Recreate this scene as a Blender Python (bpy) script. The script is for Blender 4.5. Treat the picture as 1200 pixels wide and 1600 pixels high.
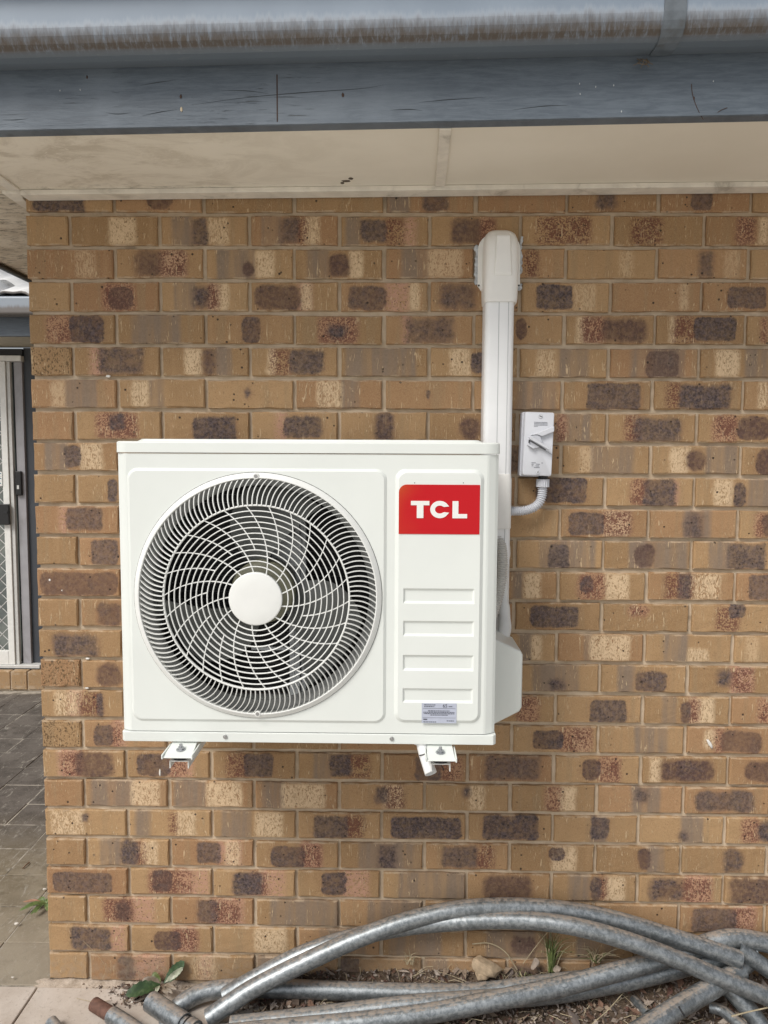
import bpy, bmesh, math, random
from mathutils import Vector, Matrix, Euler, noise as mnoise
random.seed(7)
R_ = math.radians
for o in list(bpy.data.objects): bpy.data.objects.remove(o)
S = bpy.context.scene
COL = S.collection

# ------------------------------------------------------------------ camera
F = 1150.0
CL = Vector((.9898, -1.9962, 1.5078)); CE = Euler((1.4947, -.0047, .0168), 'XYZ')
cam = bpy.data.cameras.new('camera'); camo = bpy.data.objects.new('camera', cam); COL.objects.link(camo)
camo.location = CL; camo.rotation_euler = CE
cam.sensor_fit = 'HORIZONTAL'; cam.sensor_width = 36; cam.lens = F/1200*36
cam.clip_start = .05; cam.clip_end = 400
S.camera = camo
CM = CE.to_matrix()
# ------------------------------------------------------------------ sky, sun, exposure
SUN_EL, SUN_AZ = R_(47), R_(-40)            # azimuth from -Y (towards the viewer) to -X (left)
sd = Vector((math.sin(SUN_AZ)*math.cos(SUN_EL), -math.cos(SUN_AZ)*math.cos(SUN_EL), math.sin(SUN_EL)))
W = bpy.data.worlds.new("World"); S.world = W; W.use_nodes = True
wn = W.node_tree.nodes; wl = W.node_tree.links; wn.clear()
wo = wn.new('ShaderNodeOutputWorld'); wb = wn.new('ShaderNodeBackground'); ws = wn.new('ShaderNodeTexSky')
ws.sky_type = 'NISHITA'; ws.sun_disc = False; ws.sun_elevation = SUN_EL
ws.sun_rotation = math.atan2(sd.x, sd.y)
ws.air_density = 1.0; ws.dust_density = 3.0
wh = wn.new('ShaderNodeHueSaturation'); wh.inputs['Saturation'].default_value = .30
wl.new(ws.outputs[0], wh.inputs['Color']); wl.new(wh.outputs[0], wb.inputs[0]); wl.new(wb.outputs[0], wo.inputs[0])
wb.inputs[1].default_value = .115
sl = bpy.data.lights.new('sun', 'SUN'); sl.energy = 2.4; sl.angle = R_(24); sl.color = (1, .96, .9)
so = bpy.data.objects.new('sun', sl); COL.objects.link(so)
so.rotation_euler = sd.to_track_quat('Z', 'Y').to_euler(); so.location = (0, -6, 8)
S.view_settings.view_transform = 'Standard'; S.view_settings.look = 'None'
S.view_settings.gamma = 1; S.view_settings.use_curve_mapping = False
S.view_settings.exposure = -0.02
S.render.engine = 'CYCLES'

# ------------------------------------------------------------------ helpers
def ray(u, v): return CM @ Vector(((u-600)/F, -(v-800)/F, -1))
def PY(u, v, Y):
    d = ray(u, v); return CL + d*((Y-CL.y)/d.y)
def PZ(u, v, Z):
    d = ray(u, v); return CL + d*((Z-CL.z)/d.z)
def proj(p):
    q = CM.transposed() @ (Vector(p)-CL); return (600+F*q.x/-q.z, 800-F*q.y/-q.z)
WP = {}
def wpos(o): return WP.get(o.name, Vector((0, 0, 0))) if o else Vector((0, 0, 0))
def tag(o, label=None, cat=None, group=None, kind=None):
    if label: o['label'] = label
    if cat: o['category'] = cat
    if group: o['group'] = group
    if kind: o['kind'] = kind
    return o
def thing(name, loc, label, cat, group=None):
    o = bpy.data.objects.new(name, None); COL.objects.link(o); o.location = loc; o.empty_display_size = .1
    WP[o.name] = Vector(loc); return tag(o, label, cat, group)
def mk(name, vf, mat, parent=None, smooth=False, bevel=0, seg=2, origin=None):
    """vf = (verts in world coordinates, faces) or a bmesh in world coordinates"""
    me = bpy.data.meshes.new(name)
    if isinstance(vf, bmesh.types.BMesh): vf.to_mesh(me); vf.free()
    else: me.from_pydata([tuple(v) for v in vf[0]], [], vf[1])
    n = max(1, len(me.vertices))
    c = Vector(origin) if origin is not None else sum((v.co for v in me.vertices), Vector())/n
    me.transform(Matrix.Translation(-c))
    bm = bmesh.new(); bm.from_mesh(me); bmesh.ops.recalc_face_normals(bm, faces=bm.faces); bm.to_mesh(me); bm.free()
    o = bpy.data.objects.new(name, me); COL.objects.link(o)
    o.location = c-wpos(parent); WP[o.name] = c.copy()
    if parent: o.parent = parent
    if mat: me.materials.append(mat)
    if smooth:
        for p in me.polygons: p.use_smooth = True
    if bevel:
        m = o.modifiers.new('bevel', 'BEVEL'); m.width = bevel; m.segments = seg; m.limit_method = 'ANGLE'; m.angle_limit = R_(40)
        if smooth is not None:
            for p in me.polygons: p.use_smooth = True
            m.harden_normals = True
    return o
def box(x0, x1, y0, y1, z0, z1):
    v = [(x, y, z) for x in (x0, x1) for y in (y0, y1) for z in (z0, z1)]
    return v, [(0, 1, 3, 2), (4, 6, 7, 5), (0, 4, 5, 1), (2, 3, 7, 6), (0, 2, 6, 4), (1, 5, 7, 3)]
def join(*vfs):
    V, Fc = [], []
    for v, f in vfs:
        b = len(V); V += [tuple(p) for p in v]; Fc += [tuple(i+b for i in q) for q in f]
    return V, Fc
def rotv(vf, M, c=(0, 0, 0)):
    c = Vector(c); return [tuple(c + M @ (Vector(p)-c)) for p in vf[0]], vf[1]
def prism(poly, axis, a, b):
    """poly: 2D points; axis 'y' => poly is (x,z), 'x' => (y,z), 'z' => (x,y)"""
    n = len(poly)
    def pt(p, t):
        return {'y': (p[0], t, p[1]), 'x': (t, p[0], p[1]), 'z': (p[0], p[1], t)}[axis]
    V = [pt(p, a) for p in poly]+[pt(p, b) for p in poly]
    return V, [tuple(range(n-1, -1, -1)), tuple(range(n, 2*n))]+[(i, (i+1) % n, n+(i+1) % n, n+i) for i in range(n)]
def loft(loops, cap0=True, cap1=True):
    n = len(loops[0]); V = [tuple(p) for l in loops for p in l]; Fc = []
    for k in range(len(loops)-1):
        for i in range(n): Fc.append((k*n+i, k*n+(i+1) % n, (k+1)*n+(i+1) % n, (k+1)*n+i))
    if cap0: Fc.append(tuple(range(n-1, -1, -1)))
    if cap1: Fc.append(tuple(range((len(loops)-1)*n, len(loops)*n)))
    return V, Fc
def catmull(pts, n=10):
    pts = [Vector(p) for p in pts]; P = [pts[0]*2-pts[1]]+pts+[pts[-1]*2-pts[-2]]; out = []
    for i in range(1, len(P)-2):
        a, b, c, d = P[i-1:i+3]
        for k in range(n):
            t = k/n
            out.append(.5*((2*b)+(c-a)*t+(2*a-5*b+4*c-d)*t*t+(3*b-a-3*c+d)*t**3))
    out.append(pts[-1]); return out
def tube(path, rad, seg=14, open_ends=False, wall=.003, scale2=None):
    """rad: number or function of 0..1; open_ends gives a hollow pipe end"""
    n = len(path); loops = []; up = None
    for i, p in enumerate(path):
        t = (path[min(i+1, n-1)]-path[max(i-1, 0)]).normalized()
        if up is None:
            up = t.cross(Vector((0, 0, 1)) if abs(t.z) < .9 else Vector((1, 0, 0))).normalized()
        up = (up - t*up.dot(t)).normalized(); s = t.cross(up)
        r = rad(i/(n-1)) if callable(rad) else rad
        loops.append([p+(up*math.cos(a)+s*math.sin(a))*r for a in [2*math.pi*k/seg for k in range(seg)]])
    if open_ends:
        def shrink(l, c, w): return [c+(q-c)*(1-w/((q-c).length)) for q in l]
        inn0 = shrink(loops[0], path[0], wall); inn1 = shrink(loops[-1], path[-1], wall)
        k = min(5, n//3)
        d0 = shrink(loops[k], path[k], wall); d1 = shrink(loops[-1-k], path[-1-k], wall)
        loops = [d0, inn0]+loops+[inn1, d1]
        return loft(loops, True, True)
    return loft(loops)
def disc(c, r, y0, y1, seg=24, tilt=None):
    return prism([(c[0]+r*math.cos(2*math.pi*k/seg), c[1]+r*math.sin(2*math.pi*k/seg)) for k in range(seg)], 'y', y0, y1)
def rrect(x0, x1, z0, z1, r, k=8):
    out = []
    for cx, cz, a0 in ((x1-r, z1-r, 0), (x0+r, z1-r, 90), (x0+r, z0+r, 180), (x1-r, z0+r, 270)):
        for i in range(k):
            a = R_(a0+90*i/(k-1)); out.append((cx+r*math.cos(a), cz+r*math.sin(a)))
    return out

# ------------------------------------------------------------------ node helpers
class NT:
    def __init__(s, mat): s.t = mat.node_tree; s.n = s.t.nodes; s.l = s.t.links
    def new(s, k, **kw):
        n = s.n.new(k)
        for a, b in kw.items(): setattr(n, a, b)
        return n
    def put(s, sock, v):
        if isinstance(v, bpy.types.NodeSocket): s.l.new(v, sock)
        elif v is not None:
            if sock.type == 'RGBA' and len(v) == 3: v = (*v, 1)
            sock.default_value = v
    def m(s, op, a, b=None, c=None, clamp=False):
        n = s.new('ShaderNodeMath', operation=op, use_clamp=clamp)
        for i, v in enumerate((a, b, c)):
            if v is not None: s.put(n.inputs[i], v)
        return n.outputs[0]
    def vm(s, op, a, b=None):
        n = s.new('ShaderNodeVectorMath', operation=op); s.put(n.inputs[0], a)
        if b is not None: s.put(n.inputs[1], b)
        return n.outputs['Value' if op in ('LENGTH', 'DOT_PRODUCT') else 0]
    def noise(s, vec, scale, detail=3, rough=.55, w=None, dist=0, col=False):
        n = s.new('ShaderNodeTexNoise', noise_dimensions='4D' if w is not None else '3D')
        s.put(n.inputs['Vector'], vec); n.inputs['Scale'].default_value = scale; n.inputs['Detail'].default_value = detail
        n.inputs['Roughness'].default_value = rough; n.inputs['Distortion'].default_value = dist
        if w is not None: s.put(n.inputs['W'], w)
        return n.outputs['Color' if col else 0]
    def voro(s, vec, scale, w=None, feature='F1', out='Distance'):
        n = s.new('ShaderNodeTexVoronoi', voronoi_dimensions='4D' if w is not None else '3D', feature=feature)
        s.put(n.inputs['Vector'], vec); n.inputs['Scale'].default_value = scale
        if w is not None: s.put(n.inputs['W'], w)
        return n.outputs[out]
    def ss(s, v, a, b, lo=0., hi=1.):
        n = s.new('ShaderNodeMapRange', interpolation_type='SMOOTHSTEP')
        s.put(n.inputs[0], v); s.put(n.inputs[1], a); s.put(n.inputs[2], b); s.put(n.inputs[3], lo); s.put(n.inputs[4], hi)
        return n.outputs[0]
    def mix(s, f, a, b, bt='MIX'):
        n = s.new('ShaderNodeMix', data_type='RGBA', blend_type=bt)
        s.put(n.inputs[0], f); s.put(n.inputs[6], a); s.put(n.inputs[7], b); return n.outputs[2]
    def mapping(s, vec, scale=(1, 1, 1), loc=(0, 0, 0), rot=(0, 0, 0)):
        n = s.new('ShaderNodeMapping'); s.put(n.inputs[0], vec)
        n.inputs['Scale'].default_value = scale; n.inputs['Location'].default_value = loc; n.inputs['Rotation'].default_value = rot
        return n.outputs[0]
    def attr(s, name, t='OBJECT'):
        n = s.new('ShaderNodeAttribute', attribute_type=t, attribute_name=name); return n.outputs['Vector'], n.outputs['Color']
    def xyz(s, vec):
        n = s.new('ShaderNodeSeparateXYZ'); s.put(n.inputs[0], vec); return n.outputs
    def obj(s): return s.new('ShaderNodeTexCoord').outputs['Object']
    def rnd(s): return s.new('ShaderNodeObjectInfo').outputs['Random']
    def bump(s, h, strength=.3, dist=.001, normal=None):
        n = s.new('ShaderNodeBump'); s.put(n.inputs['Height'], h); n.inputs['Strength'].default_value = strength; n.inputs['Distance'].default_value = dist
        if normal is not None: s.put(n.inputs['Normal'], normal)
        return n.outputs[0]
def material(name, build=None, color=(.5, .5, .5), rough=.5, metal=0, spec=None):
    mt = bpy.data.materials.new(name); mt.use_nodes = True
    b = mt.node_tree.nodes['Principled BSDF']
    b.inputs['Base Color'].default_value = (*color, 1); b.inputs['Roughness'].default_value = rough; b.inputs['Metallic'].default_value = metal
    if spec is not None: b.inputs['Specular IOR Level'].default_value = spec
    if build:
        t = NT(mt); r = build(t)
        for k, v in r.items(): t.put(b.inputs[k], v)
    return mt
def wear(base, var=.08, scale=30, rough=.45, bump=.1, dirt=None, dirt_amt=.3, bscale=150, metal=0, spec=None):
    """painted / plastic surface with slight mottling, fine relief and grime"""
    def f(t):
        o = t.obj(); n = t.noise(o, scale, 4)
        c = t.mix(t.ss(n, .3, .7), tuple(x*(1-var) for x in base), tuple(min(1, x*(1+var)) for x in base))
        if dirt:
            g = t.noise(o, scale*.35, 6, .7, dist=.6)
            c = t.mix(t.m('MULTIPLY', t.ss(g, .5, .75), dirt_amt), c, dirt)
        return {'Base Color': c, 'Roughness': t.m('MULTIPLY_ADD', n, .15, rough-.07), 'Normal': t.bump(t.noise(o, bscale, 3), bump, .0006)}
    return material('m', f, metal=metal, spec=spec)

# ------------------------------------------------------------------ brick material (stains come from each brick's own properties)
def brick_mat():
    # node group: mask of a rounded stain
    g = bpy.data.node_groups.new('stain', 'ShaderNodeTree')
    for nm, tp in (('X', 'Float'), ('Z', 'Float'), ('Range', 'Vector'), ('VRange', 'Vector'), ('Noise', 'Float'), ('Amp', 'Float'), ('Rad', 'Float'), ('Soft', 'Float')):
        g.interface.new_socket(nm, in_out='INPUT', socket_type='NodeSocket'+tp)
    g.interface.new_socket('Mask', in_out='OUTPUT', socket_type='NodeSocketFloat')
    class T: pass
    w = T(); w.node_tree = g; t = NT(w)
    gi = t.new('NodeGroupInput').outputs; go = t.new('NodeGroupOutput')
    rx = t.xyz(gi['Range']); rv = t.xyz(gi['VRange'])
    def q(p, a, b):
        c = t.m('MULTIPLY', t.m('ADD', a, b), .5); h = t.m('MULTIPLY', t.m('SUBTRACT', b, a), .5)
        return t.m('ADD', t.m('SUBTRACT', t.m('ABSOLUTE', t.m('SUBTRACT', p, c)), h), gi['Rad'])
    qx = q(gi['X'], rx[0], rx[1]); qz = q(gi['Z'], rv[0], rv[1])
    mx = t.m('MAXIMUM', qx, 0.); mz = t.m('MAXIMUM', qz, 0.)
    d = t.m('SUBTRACT', t.m('SQRT', t.m('ADD', t.m('MULTIPLY', mx, mx), t.m('MULTIPLY', mz, mz))), gi['Rad'])
    d = t.m('MULTIPLY_ADD', t.m('SUBTRACT', gi['Noise'], .5), gi['Amp'], d)
    k = t.ss(d, t.m('MULTIPLY', gi['Soft'], -1.), gi['Soft'], 1., 0.)
    t.l.new(t.m('MULTIPLY', k, rx[2]), go.inputs[0])
    def f(t):
        o = t.obj(); rn = t.rnd(); w = t.m('MULTIPLY', rn, 37.)
        r2 = t.m('FRACT', t.m('MULTIPLY', rn, 17.31)); r3 = t.m('FRACT', t.m('MULTIPLY', rn, 53.7))
        p = t.xyz(o)
        big = t.noise(o, 16, 2, w=w); n28 = t.noise(o, 26, 3, .6, w=w); med = t.noise(o, 60, 4, .6, w=w); fine = t.noise(o, 420, 3, .65, w=w)
        sp = t.noise(o, 170, 3, .65, w=w)
        bands = t.noise(t.mapping(o, (1, 1, .10)), 34, 3, .6, w=w)              # vertical drag bands left by the extruder
        streak = t.noise(t.mapping(o, (1, 1, .30)), 150, 3, .65, w=w, dist=2.6)
        def mixn(a, b, c): return t.m('ADD', t.m('MULTIPLY', n28, a), t.m('ADD', t.m('MULTIPLY', med, b), t.m('MULTIPLY', sp, c)))
        e1 = mixn(.50, .25, .25); e2 = mixn(.30, .30, .40)
        def stain(kind, amp, rad, soft, noise):
            n = t.new('ShaderNodeGroup'); n.node_tree = g
            t.l.new(p[0], n.inputs['X']); t.l.new(p[2], n.inputs['Z'])
            t.l.new(t.attr(kind)[0], n.inputs['Range']); t.l.new(t.attr(kind+'v')[0], n.inputs['VRange'])
            t.l.new(noise, n.inputs['Noise'])
            for a, b in (('Amp', amp), ('Rad', rad), ('Soft', soft)): t.put(n.inputs[a], b)
            return n.outputs[0]
        tone = t.m('ADD', t.m('MULTIPLY', rn, .55), t.m('MULTIPLY', big, .45))
        c = t.mix(t.ss(tone, .2, .8), (.310, .192, .096), (.415, .266, .138))
        c = t.mix(t.m('MULTIPLY', t.ss(r2, .5, 1.), .5), c, (.35, .185, .10))
        c = t.mix(t.m('MULTIPLY', t.ss(bands, .50, .68), .45), c, (.30, .215, .125))
        c = t.mix(t.m('MULTIPLY', t.ss(bands, .46, .30), .35), c, (.44, .29, .16))
        c = t.mix(t.m('MULTIPLY', t.ss(fine, .46, .70), .40), c, (.47, .32, .185))
        c = t.mix(t.m('MULTIPLY', t.ss(fine, .50, .32), .34), c, (.19, .115, .064))
        c = t.mix(t.m('MULTIPLY', t.ss(sp, .57, .68), .35), c, (.20, .12, .07))
        gm = stain('g', .020, .008, .007, e1)
        c = t.mix(t.m('MULTIPLY', gm, t.m('MULTIPLY_ADD', t.ss(bands, .30, .62), .62, .30)), c, t.mix(sp, (.165, .122, .090), (.31, .235, .175)))
        pm = stain('p', .045, .014, .012, e2)
        c = t.mix(t.m('MULTIPLY', pm, t.ss(sp, .36, .56)), c, (.47, .275, .19))
        cm = stain('c', .030, .010, .008, e2)
        ctex = t.m('MAXIMUM', t.ss(streak, .42, .52), t.m('MULTIPLY', t.ss(sp, .45, .55), t.ss(r3, .0, .5)))
        c = t.mix(t.m('MULTIPLY', cm, t.m('MULTIPLY', ctex, .9)), c, t.mix(fine, (.54, .39, .235), (.80, .61, .41)))
        rm = stain('r', .050, .016, .012, e2)
        c = t.mix(t.m('MULTIPLY', rm, t.m('MULTIPLY', t.ss(r3, .15, .6), .7)), c, t.mix(fine, (.36, .185, .115), (.52, .32, .20)))
        rsp = t.ss(t.m('ADD', t.m('MULTIPLY', t.noise(o, 260, 2, .6, w=w), .60), t.m('MULTIPLY', n28, .30)), .40, .48)
        c = t.mix(t.m('MULTIPLY', rm, t.m('MULTIPLY', rsp, .88)), c, t.mix(fine, (.085, .034, .028), (.205, .080, .056)))
        c = t.mix(t.m('MULTIPLY', t.m('MAXIMUM', rm, pm), t.m('MULTIPLY', t.ss(t.noise(o, 240, 2, .6, w=t.m('ADD', w, 5.)), .60, .66), .85)), c, (.055, .034, .030))
        r4 = t.m('FRACT', t.m('MULTIPLY', rn, 91.3))
        dm = stain('d', t.m('MULTIPLY_ADD', r4, .030, .026), t.m('MULTIPLY_ADD', r3, .017, .007), t.m('MULTIPLY_ADD', t.m('MULTIPLY', r4, r4), .011, .0026), e1)
        dcol = t.mix(t.ss(sp, .35, .68), (.048, .036, .037), (.138, .105, .104))
        dcol = t.mix(t.m('MULTIPLY', t.ss(t.m('ADD', t.m('MULTIPLY', n28, .5), t.m('MULTIPLY', r3, .5)), .45, .65), .75), dcol, t.mix(sp, (.070, .036, .028), (.150, .082, .062)))
        dcol = t.mix(t.m('MULTIPLY', t.ss(fine, .55, .72), .35), dcol, (.24, .19, .16))
        # some stains are only half fired and let the body colour through, mostly towards one end
        thin = t.m('MULTIPLY_ADD', t.ss(n28, .62, .40), t.m('MULTIPLY_ADD', r2, -.10, .18), t.m('MULTIPLY_ADD', r2, -.14, .86))
        c = t.mix(t.m('MULTIPLY', dm, t.m('MULTIPLY', thin, t.m('MULTIPLY_ADD', t.ss(t.noise(o, 95, 3, .7, w=t.m('ADD', w, 3.)), .62, .42), .26, .76))), c, dcol)
        halo = stain('d', .05, .024, .026, e2)
        c = t.mix(t.m('MULTIPLY', t.m('MULTIPLY', halo, t.m('SUBTRACT', 1., dm)), t.m('MULTIPLY', t.ss(sp, .38, .6), .60)), c, (.19, .085, .058))
        v = t.voro(o, 62, w=w); keep = t.noise(o, 20, 1, w=w)
        pit = t.m('MULTIPLY', t.ss(v, .23, .15), t.ss(t.m('MULTIPLY_ADD', t.m('MAXIMUM', rm, dm), .05, keep), .50, .55))
        c = t.mix(t.m('MULTIPLY', pit, .9), c, (.045, .032, .026))
        drag = t.m('MULTIPLY', t.ss(t.noise(t.mapping(o, (1, 1, .13), rot=(0, .28, 0)), 120, 2, w=w, dist=2.8), .595, .655), t.ss(t.noise(o, 24, 1, w=t.m('ADD', w, 9.)), .45, .55))
        drag = t.m('MULTIPLY', drag, t.m('MULTIPLY_ADD', dm, -.85, 1.))
        c = t.mix(t.m('MULTIPLY', drag, .8), c, (.62, .46, .29))
        rg = t.xyz(t.attr('rough')[0])[0]
        rip = t.noise(t.mapping(o, (1, 1, .6)), 250, 3, .6, w=w)
        c = t.mix(t.m('MULTIPLY', rg, t.ss(rip, .47, .40)), c, (.15, .095, .05))
        # lime and mortar smear left along the edges of the face
        ez = t.m('SUBTRACT', .038, t.m('ABSOLUTE', p[2])); 
        sm = t.m('MULTIPLY', t.ss(t.m('MULTIPLY_ADD', t.m('SUBTRACT', e2, .5), .018, ez), .0050, .0015), t.ss(n28, .46, .60))
        c = t.mix(t.m('MULTIPLY', sm, .7), c, (.50, .385, .27))
        wz = t.xyz(t.new('ShaderNodeNewGeometry').outputs['Position'])[2]
        spl = t.m('MULTIPLY', t.ss(t.m('MULTIPLY_ADD', t.m('SUBTRACT', e2, .5), .25, wz), .13, .0), t.ss(med, .35, .65))
        c = t.mix(t.m('MULTIPLY', spl, .55), c, (.34, .27, .20))
        h = t.m('ADD', t.m('ADD', t.m('MULTIPLY', fine, .45), t.m('MULTIPLY', med, .9)), t.m('ADD', t.m('MULTIPLY', ctex, t.m('MULTIPLY', cm, .5)), t.m('MULTIPLY', sp, .4)))
        h = t.m('SUBTRACT', h, t.m('MULTIPLY', pit, 1.4))
        h = t.m('ADD', h, t.m('ADD', t.m('MULTIPLY', rg, t.m('MULTIPLY', rip, 3.)), t.m('MULTIPLY', drag, .6)))
        return {'Base Color': c, 'Roughness': .85, 'Normal': t.bump(h, .75, .0018), 'Specular IOR Level': .25}
    return material('brick', f)
M_BRICK = brick_mat()
def mortar_f(t):
    o = t.obj(); n = t.noise(o, 25, 4); f = t.noise(o, 350, 3, .7)
    c = t.mix(t.ss(n, .3, .7), (.485, .385, .272), (.60, .49, .365))
    c = t.mix(t.m('MULTIPLY', t.ss(f, .55, .7), .5), c, (.53, .43, .32))
    c = t.mix(t.m('MULTIPLY', t.ss(t.noise(o, 9, 5, .7), .58, .72), .5), c, (.20, .15, .105))
    return {'Base Color': c, 'Roughness': .95, 'Normal': t.bump(f, .6, .0015), 'Specular IOR Level': .1}
M_MORTAR = material('mortar', mortar_f)

# ------------------------------------------------------------------ the brick wall
BW, BH, BJ = .230, .076, .010
PX_, PZ_ = BW+BJ, BH+BJ
ROWS = {
0: "d 50 130;d 232 268;g 590 640;d 660 700;d 933 963;d 1080 1112",
1: "c 170 212;g 268 302;d 302 324;c 324 357;g 408 440;d 440 468;r 464 480;c 474 500;g 540 563;d 563 602;r 600 632;g 632 650;d 706 750;r 748 775;r 838 925;r 985 1035;r 1150 1180;c 1185 1200",
2: "c 118 150 .6;d 210 252;r 248 292;c 252 290;g 338 398;d 376 396 .1 .5;c 398 428;g 480 515;d 516 545;c 546 568;g 627 670;c 668 722 .7;r 818 842;c 968 990 .5;d 1093 1114;c 1132 1155 .5",
3: "d 168 207;r 160 210;g 272 305;d 306 326;r 322 342;c 325 357;d 400 467;p 465 487;c 470 486;d 546 603;p 600 640;c 640 656;d 690 745;d 837 895;c 895 930 .6;c 1060 1075 .6;d 1137 1196",
4: "r 73 112;d 108 160;g 205 282;d 378 405;r 498 560;d 513 540 .2 .7;p 628 642;d 636 707;d 806 824;c 900 918;r 908 945;d 940 1008;c 1046 1056;r 1052 1090;d 1085 1150;r 1190 1200",
5: "d 157 220;p 140 160;c 288 316;d 316 337;g 337 362;c 418 432;r 423 456;d 452 506;g 540 650;c 702 735;d 735 760 .1 .75;c 838 868 .8;g 872 920;g 985 1070;d 1010 1060;c 1118 1155;g 1165 1200",
6: "c 80 102 .6;g 102 152;c 205 232;g 232 256;d 383 391 .3 .8;c 495 534;g 534 562;d 665 673 .3 .6;g 808 868;d 920 1000;r 1040 1064;d 1062 1143;c 1185 1200",
7: "r 150 215;d 172 196 .4 .95;d 302 370;p 430 448;d 445 504;d 588 616;d 720 750;g 868 922;r 868 885;r 976 1002;d 990 1064;r 1113 1152;d 1150 1202",
8: "g 70 106;d 99 124;c 124 160;d 800 813;g 922 992;c 905 925 .6;c 1046 1076;d 1073 1103;g 1103 1152;d 1183 1210",
9: "d 168 184;d 838 917;r 985 1012;d 1007 1053;r 1050 1060;c 1116 1146;d 1148 1167;g 1167 1205",
10: "p 93 106;d 103 160;d 890 945;c 943 985;r 940 988;g 1068 1112;d 1073 1097;r 1180 1196;d 1190 1212",
11: "d 145 184;g 842 930;d 856 888;g 983 1076;d 994 1024;g 1108 1142;d 1138 1195",
12: "d 64 184;g 800 818;c 818 846;r 903 946;d 906 926 .2 .8;c 944 983;r 1038 1084;d 1060 1080;c 1078 1126;d 1172 1210",
13: "d 152 188;d 830 903;r 982 1012 .55 .95;r 1118 1156;d 1140 1162 .5 .95",
14: "d 85 153;g 810 832;c 830 846;g 913 926;c 922 985;g 1038 1076;c 1075 1108 0 .5;c 1165 1185 .5",
15: "d 153 190;g 832 905;d 860 882 .1 .5;g 965 992;d 993 1042 .1 .85;d 1122 1142 .3 .9;p 1140 1177;r 1142 1178",
16: "c 85 124;p 105 128;r 122 160;d 150 160;r 806 842;d 922 977;g 1034 1056;d 1065 1078;r 1074 1092;c 1078 1116;r 1184 1205",
17: "d 147 176;r 174 192;p 178 200;d 832 880;r 874 926;c 895 920 .6;g 992 1043;c 1100 1118 .2 .9;r 1116 1130;d 1127 1190",
18: "p 90 122;r 95 130;d 118 176;d 216 266;r 265 292;p 262 302;r 353 386;d 380 426;g 490 516;d 515 546;r 540 578;d 648 690;r 688 722;d 760 842;d 912 938;r 934 970;c 1015 1032;d 1033 1115;d 1167 1210",
19: "g 143 210;c 205 250;g 272 322;c 322 378;g 410 446;c 440 508;d 585 607 .3 .95;r 600 632;c 598 628;d 724 735 .5 .9;c 733 758;r 853 878;c 874 900;g 985 1032;d 992 1010 .45 .9;d 1088 1176",
20: "c 80 132;d 127 137 .5 .9;g 210 236;r 264 276;c 275 305;g 345 392;c 398 442;d 490 546;r 537 570;d 612 722;d 755 840;g 925 950;d 926 952 .1 .95;g 1064 1100;d 1062 1076 .1 .5;r 1160 1188;d 1185 1210",
21: "g 157 188;d 190 214;r 210 228;c 222 246;d 306 345;p 340 378;c 352 375;d 425 475;r 468 503;p 470 502;g 560 656;d 592 616;d 690 746;r 742 772;d 857 882 .5 .95;c 862 900;d 995 1015;g 1010 1036;d 1132 1158",
22: "d 83 176;r 232 300;d 238 268;p 280 326;d 367 410;r 388 420;p 408 446;d 505 540;p 535 577;g 622 727;d 757 832;g 888 922;d 922 940;r 934 948;c 944 976;d 1015 1068;r 1064 1112;p 1070 1110;d 1142 1210",
23: "r 162 210;d 180 206;p 203 242;d 308 340;p 333 382;r 330 376;g 422 531;g 575 662;g 690 780;d 1080 1150;r 1142 1180;p 1145 1180",
24: "d 110 172;p 172 196;d 240 282;r 268 310;p 275 306;c 398 448;g 500 570;g 608 690;g 760 852;d 800 836;g 900 960",
25: "d 182 212;p 208 258;c 300 340 .7;p 312 332;g 395 450;d 520 560;g 650 700;d 800 850",
}
def brick_mesh(L, D, seed):
    rng = random.Random(seed); hx, hz = L/2, BH/2; ch = .0032
    nx, nz = (7, 3) if L > .15 else (4, 3)
    ring = []
    for i in range(nx): ring.append((-hx+2*hx*i/nx, -hz))
    for i in range(nz): ring.append((hx, -hz+2*hz*i/nz))
    for i in range(nx): ring.append((hx-2*hx*i/nx, hz))
    for i in range(nz): ring.append((-hx, hz-2*hz*i/nz))
    j = lambda s: rng.uniform(-s, s)
    r1 = [(x+j(.0010), -D/2+ch+j(.0008), z+j(.0012)) for x, z in ring]
    r0 = []
    for x, z in ring:
        c = ch*(1+j(.5)); xx = max(-hx+c, min(hx-c, x)); zz = max(-hz+c, min(hz-c, z))
        r0.append((xx+j(.0006), -D/2+j(.0005), zz+j(.0006)))
    r2 = [(x, D/2, z) for x, z in ring]
    v, f = loft([r0, r1, r2], False, True)
    b = len(v); v.append((0, -D/2-.0003, 0)); n = len(ring)
    f += [(i, b, (i+1) % n) for i in range(n)]
    me = bpy.data.meshes.new('brick'); me.from_pydata(v, [], f); me.materials.append(M_BRICK)
    bm = bmesh.new(); bm.from_mesh(me); bmesh.ops.recalc_face_normals(bm, faces=bm.faces); bm.to_mesh(me); bm.free()
    return me
STR = [brick_mesh(BW, .110, 10+i) for i in range(7)]
HED = [brick_mesh(.110, .230, 40+i) for i in range(5)]
wall = thing('brick_wall', (0, 0, 0), 'buff and purple mottled brick wall behind the air conditioner', 'wall')
rb = random.Random(3)
NC = 10
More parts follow.
